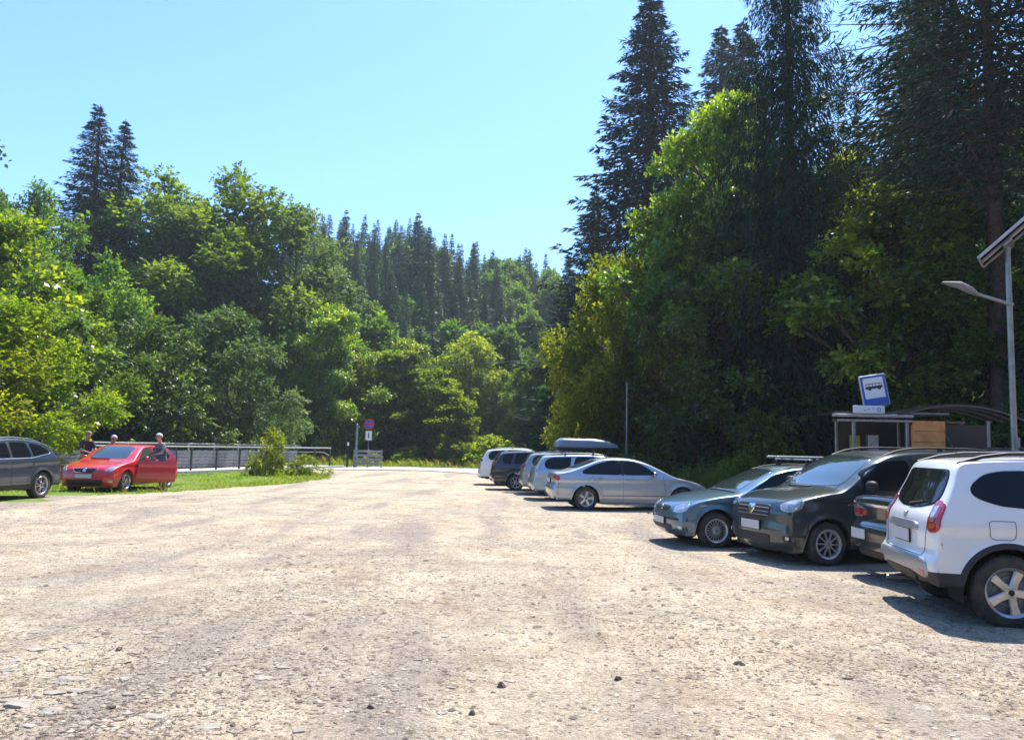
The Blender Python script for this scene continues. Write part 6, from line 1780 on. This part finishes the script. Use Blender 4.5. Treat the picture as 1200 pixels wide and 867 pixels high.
# railing on the other side of the road
q0 = gp(394, 551); q1 = gp(421, 551)
e = empty('railing', (q0.x - .3, 56, T(q0.x, 56) + .0), R(-4)); tag(e, 'short grey slatted railing on the far side of the road, left of the sign', 'railing')
for i in range(3): MB().box((i * .95, 0, .62), (.09, .09, 1.25), bev=.01).build('post', M['galv'], e)
for k in range(4): MB().box((.95, -.06, .30 + k * .28), (1.9, .03, .15), bev=.005).build('slat', M['board_grey'], e)

# --- no stopping sign
def circ(r, n=28, cx=0, cz=0): return [(cx + r * math.cos(t), cz + r * math.sin(t)) for t in np.linspace(0, 2 * math.pi, n + 1)[:-1]]
def disc(name, pts, y_, th, mat, par):
    vs = [(a, y_, b) for a, b in pts] + [(a, y_ + th, b) for a, b in pts]; n = len(pts)
    return MB().add(vs, [tuple(range(n)), tuple(range(2 * n - 1, n - 1, -1))] + [(i, i + n, (i + 1) % n + n, (i + 1) % n) for i in range(n)]).build(name, mat, par)
D = 57.5
q = ht(431, 540, D); e = empty('road_sign', (q.x, q.y, T(q.x, q.y)), 0)
tag(e, 'round no stopping sign, blue with red cross, white plate beneath', 'sign')
c0 = ht(431, 497, D).z - e.location.z
MB().tube([(0, 0, 0), (0, 0, c0 + .4)], .03, 8).build('post', M['galv'], e)
disc('red_rim', circ(.38, cz=c0), -.05, .02, M['signred'], e)
disc('blue_disc', circ(.30, cz=c0), -.056, .006, M['signblue'], e)
for s_ in (1, -1):
    bar = [(-.29, -.03), (.29, -.03), (.29, .03), (-.29, .03)]
    ca, sa = math.cos(R(45 * s_)), math.sin(R(45 * s_))
    disc('red_bar', [(a * ca - b * sa, a * sa + b * ca + c0) for a, b in bar], -.062 - .003 * (s_ > 0), .005, M['signred'], e)
disc('white_plate', [(-.22, c0 - 1.12), (.22, c0 - 1.12), (.22, c0 - .48), (-.22, c0 - .48)], -.05, .015, M['signwhite'], e)
disc('plate_mark', [(-.035, c0 - .98), (.035, c0 - .98), (.035, c0 - .62), (-.035, c0 - .62)], -.056, .005, M['signblack'], e)
q = ht(417, 540, 56); e = empty('pole', (q.x, q.y, T(q.x, q.y))); tag(e, 'thin pale green pole just left of the no stopping sign', 'pole')
Hh = ht(417, 497, 56).z - e.location.z
MB().tube([(0, 0, 0), (0, 0, Hh)], .075, 10).build('shaft', simple('pale_green_metal', (.22, .34, .33), .4, .3), e, smooth=True)
MB().tube([(0, 0, Hh), (0, 0, Hh + .05)], [.085, .04], 10).build('cap', M['galv'], e)
q = ht(407, 540, 55); e = empty('marker_post', (q.x, q.y, T(q.x, q.y))); tag(e, 'short black and white marker post left of the pale green pole', 'post')
MB().tube([(0, 0, 0), (0, 0, 1.5)], .07, 8).build('shaft', M['signblack'], e)
MB().tube([(0, 0, 1.5), (0, 0, 1.72)], .072, 8).build('white_top', M['signwhite'], e)

# --- overhead wires
for k, (a, b, lab) in enumerate((((-30, 78, 13.2), (9, 60, 11.6), 'upper thin overhead wire crossing the valley between the trees'), ((-30, 78.6, 9.8), (9, 60.6, 9.2), 'lower thin overhead wire crossing the valley between the trees'))):
    pts = []
    for i in range(25):
        t = i / 24; p = Vector(a) * (1 - t) + Vector(b) * t; p.z -= 1.2 * 4 * t * (1 - t); pts.append(p)
    tag(MB().tube(pts, .014, 4).build('overhead_wire', M['rail']), lab, 'wire')
tag(MB().box((0, 0, 5.2), (.24, .24, 10.4), bev=.02).build('wire_pole', M['bark']), 'wooden pole of the overhead wires hidden among left trees', 'pole').location = (-30.1, 78.3, T(-30, 78) + 0)
tag(MB().box((0, 0, 5.0), (.24, .24, 10.6), bev=.02).build('wire_pole', M['bark']), 'wooden pole of the overhead wires among right hand spruces', 'pole').location = (9.1, 60.3, T(9, 60) + .8)

# ------------------------------------------------------------------ people
M['skin'] = simple('skin', (0.50, 0.27, 0.19), .55, noise=.1)
M['hair_w'] = simple('white_hair', (0.62, 0.58, 0.54), .8)
M['hair_g'] = simple('grey_hair', (0.22, 0.17, 0.14), .8)
M['shirt_d'] = simple('dark_shirt', (0.045, 0.03, 0.045), .85)
M['shirt_g'] = simple('grey_shirt', (0.17, 0.18, 0.20), .85)
M['shirt_l'] = simple('light_shirt', (0.55, 0.52, 0.48), .85)
M['shorts'] = simple('khaki_shorts', (0.30, 0.24, 0.17), .85)
M['shoe'] = simple('dark_shoe', (0.04, 0.03, 0.03), .7)
def skinned(name, pts, edges, radii, mat, parent, sub=2):
    me = bpy.data.meshes.new(name); me.from_pydata(pts, edges, []); me.materials.append(mat)
    o = link(name, me, parent)
    m = o.modifiers.new('skin', 'SKIN'); m.use_smooth_shade = True
    for i, r_ in enumerate(radii):
        sv = me.skin_vertices[0].data[i]; sv.radius = (r_, r_) if not isinstance(r_, tuple) else r_
    me.skin_vertices[0].data[0].use_root = True
    s_ = o.modifiers.new('sub', 'SUBSURF'); s_.levels = sub; s_.render_levels = sub
    return o
def person(loc, rz, H_, label, shirt, trousers, hair, hands, lean=0.0, headturn=0.0, bald=False, short=False):
    k = H_ / 1.75
    e = empty('person', loc, rz); e.scale = (k, k, k); tag(e, label, 'person')
    # faces +x ; hands = list of (x,y,z) left, right
    lz = lambda z: lean * max(0, z - .9)
    P = []; E = []; Rr = []
    def v(p, r_, par=None):
        P.append((p[0] + lz(p[2]), p[1], p[2])); Rr.append(r_); i = len(P) - 1
        if par is not None: E.append((par, i))
        return i
    pel = v((0, 0, .95), (.145, .11)); wa = v((0, 0, 1.12), (.13, .10), pel); ch = v((.01, 0, 1.32), (.165, .115), wa); nb = v((0, 0, 1.47), .062, ch); nk = v((.015, 0, 1.53), .055, nb)
    hd0 = v((.03, 0, 1.60), (.075, .078), nk); hd1 = v((.035, 0, 1.68), (.078, .088), hd0); v((.02, 0, 1.735), .05, hd1)
    for s_, hnd in zip((1, -1), hands):
        sh_ = v((0, s_ * .17, 1.42), .062, ch)
        h = Vector(hnd); shp = Vector((0, s_ * .19, 1.42)); el = (shp + h) / 2 + Vector((-.05, s_ * .07, -.09))
        e1 = v(el, .042, sh_); w1 = v(h, .028, e1)
        d_ = (h - el).normalized()
        pm = v(h + d_ * .055, (.036, .022), w1)
        for f in range(4):
            f1 = v(h + d_ * .10 + Vector((0, s_ * (.028 - f * .019), 0)), .009, pm); v(h + d_ * (.150 + .012 * (f in (1, 2))) + Vector((.004, s_ * (.03 - f * .02), -.02)), .007, f1)
        t1 = v(h + d_ * .05 + Vector((0, -s_ * .045, .01)), .010, pm); v(h + d_ * .09 + Vector((0, -s_ * .06, -.005)), .008, t1)
    for s_ in (1, -1):
        hip = v((0, s_ * .095, .88), .095, pel); kn = v((.02, s_ * .12, .50), .058, hip); cf = v((0, s_ * .12, .34), .058, kn); an = v((-.02, s_ * .125, .09), .038, cf); hl = v((.03, s_ * .13, .04), .038, an); v((.17, s_ * .145, .03), .034, hl)
    skinned('body', P, E, Rr, M['skin'], e)
    # face
    hx = .03 + lz(1.66); 
    MB().tube([(hx + .075, 0, 1.675), (hx + .105, 0, 1.645), (hx + .085, 0, 1.63)], [.012, .016, .010], 6).build('nose', M['skin'], e, smooth=True)
    for s_ in (1, -1):
        MB().lathe([(.001, .012), (.010, .008), (.012, 0), (.001, -.01)], 8, 'x', c=(hx + .076, s_ * .033, 1.68)).build('eye', M['shoe'], e)
        MB().box((hx + .0, s_ * .088, 1.66), (.035, .018, .058), bev=.01).build('ear', M['skin'], e)
    MB().box((hx + .082, 0, 1.605), (.012, .045, .010), bev=.004).build('mouth', M['signred'], e)
    import bmesh
    bm = bmesh.new(); bmesh.ops.create_uvsphere(bm, u_segments=16, v_segments=10, radius=1)
    bmesh.ops.delete(bm, geom=[w2 for w2 in bm.verts if w2.co.z < (.25 if bald else -.15) and w2.co.x > -.35 or w2.co.z < -.6], context='VERTS')
    for w2 in bm.verts: w2.co = Vector((w2.co.x * .108 + hx - .012, w2.co.y * .095, w2.co.z * .100 + 1.685 + (.006)))
    me = bpy.data.meshes.new('hair'); bm.to_mesh(me); bm.free(); me.materials.append(hair); me.polygons.foreach_set('use_smooth', [True] * len(me.polygons)); link('hair', me, e)
    # shirt and trousers
    P = []; E = []; Rr = []
    b0 = v((0, 0, .93), (.158, .125)); b1 = v((0, 0, 1.12), (.15, .12), b0); b2 = v((.01, 0, 1.32), (.182, .132), b1); v((0, 0, 1.455), (.085, .08), b2)
    for s_, hnd in zip((1, -1), hands):
        shp = Vector((0, s_ * .19, 1.42)); el = (shp + Vector(hnd)) / 2 + Vector((-.05, s_ * .07, -.09))
        a1 = v((0, s_ * .175, 1.41), .078, b2); v(shp.lerp(el, .85), .062, a1)
    skinned('shirt', P, E, Rr, shirt, e)
    P = []; E = []; Rr = []
    b0 = v((0, 0, .95), (.152, .12))
    for s_ in (1, -1):
        h1 = v((0, s_ * .095, .86), .108, b0); k1 = v((.015, s_ * .118, .56), .085, h1)
        if not short: c1 = v((0, s_ * .122, .34), .072, k1); v((-.015, s_ * .125, .12), .058, c1)
    skinned('shorts' if short else 'trousers', P, E, Rr, trousers, e)
    for s_ in (1, -1):
        MB().box((.06, s_ * .135, .045), (.27, .10, .085), bev=.03).build('shoe', M['shoe'], e)
    return e
rc = redcar.root
Mr = Matrix.Translation(rc.location) @ Matrix.Rotation(rc.rotation_euler.z, 4, 'Z')
def near_car(x, y):
    p = Mr @ Vector((x, y, 0)); return (p.x, p.y, T(p.x, p.y))
hdg = rc.rotation_euler.z
person(near_car(.02, 1.34), hdg - R(35), 1.80, 'balding man in a grey shirt and shorts leaning on the open red door', M['shirt_g'], M['shorts'], M['hair_w'], [(.34, .16, 1.12), (.36, -.10, 1.10)], lean=.22, bald=True, short=True)
person(near_car(-.25, -1.45), hdg + R(60), 1.83, 'man in a dark shirt standing behind the red car bonnet, far side', M['shirt_d'], M['shorts'], M['hair_g'], [(.40, .10, 1.15), (.38, -.12, 1.12)], lean=.12)
person(near_car(-1.2, -1.30), hdg + R(90), 1.72, 'white haired person bending beside the far side of the red car', M['shirt_l'], M['shorts'], M['hair_w'], [(.36, .14, 1.0), (.36, -.14, 1.0)], lean=.30)

# unseen trees added round the lot behind the camera, for the cars to mirror
for i in range(26):
    a = R(100 + 160 * (i + .5 * random.random()) / 26 + 90 - 90)
    an = math.pi + math.pi * (i + .5) / 26
    rr_ = 26 + 9 * random.random()
    x, y = rr_ * 1.15 * math.cos(an), rr_ * math.sin(an) * .9 - 4
    pr = random.choice(['broad_a', 'broad_b', 'darkleaf', 'spruce_b'])
    place_tree('broadleaf_tree' if 'spruce' not in pr else 'spruce_tree', PROTO[pr], (x, y, T(x, y) - .1), random.random() * 6, .95, 'unseen tree at the edge of the lot behind the photographer', 'trees behind the photographer')
# ------------------------------------------------------------------ air
hm = bpy.data.materials.new('haze_air'); hm.use_nodes = True
n = hm.node_tree; n.nodes.clear()
ou = n.nodes.new('ShaderNodeOutputMaterial'); pv = n.nodes.new('ShaderNodeVolumePrincipled')
pv.inputs['Color'].default_value = (0.80, 0.90, 1.0, 1); pv.inputs['Density'].default_value = 0.00042; pv.inputs['Anisotropy'].default_value = 0.2
n.links.new(pv.outputs[0], ou.inputs['Volume'])
hz = MB().box((0, 199, 55), (845, 522, 130)).build('haze', hm)
tag(hz, kind='stuff', label='thin summer haze filling the valley air')
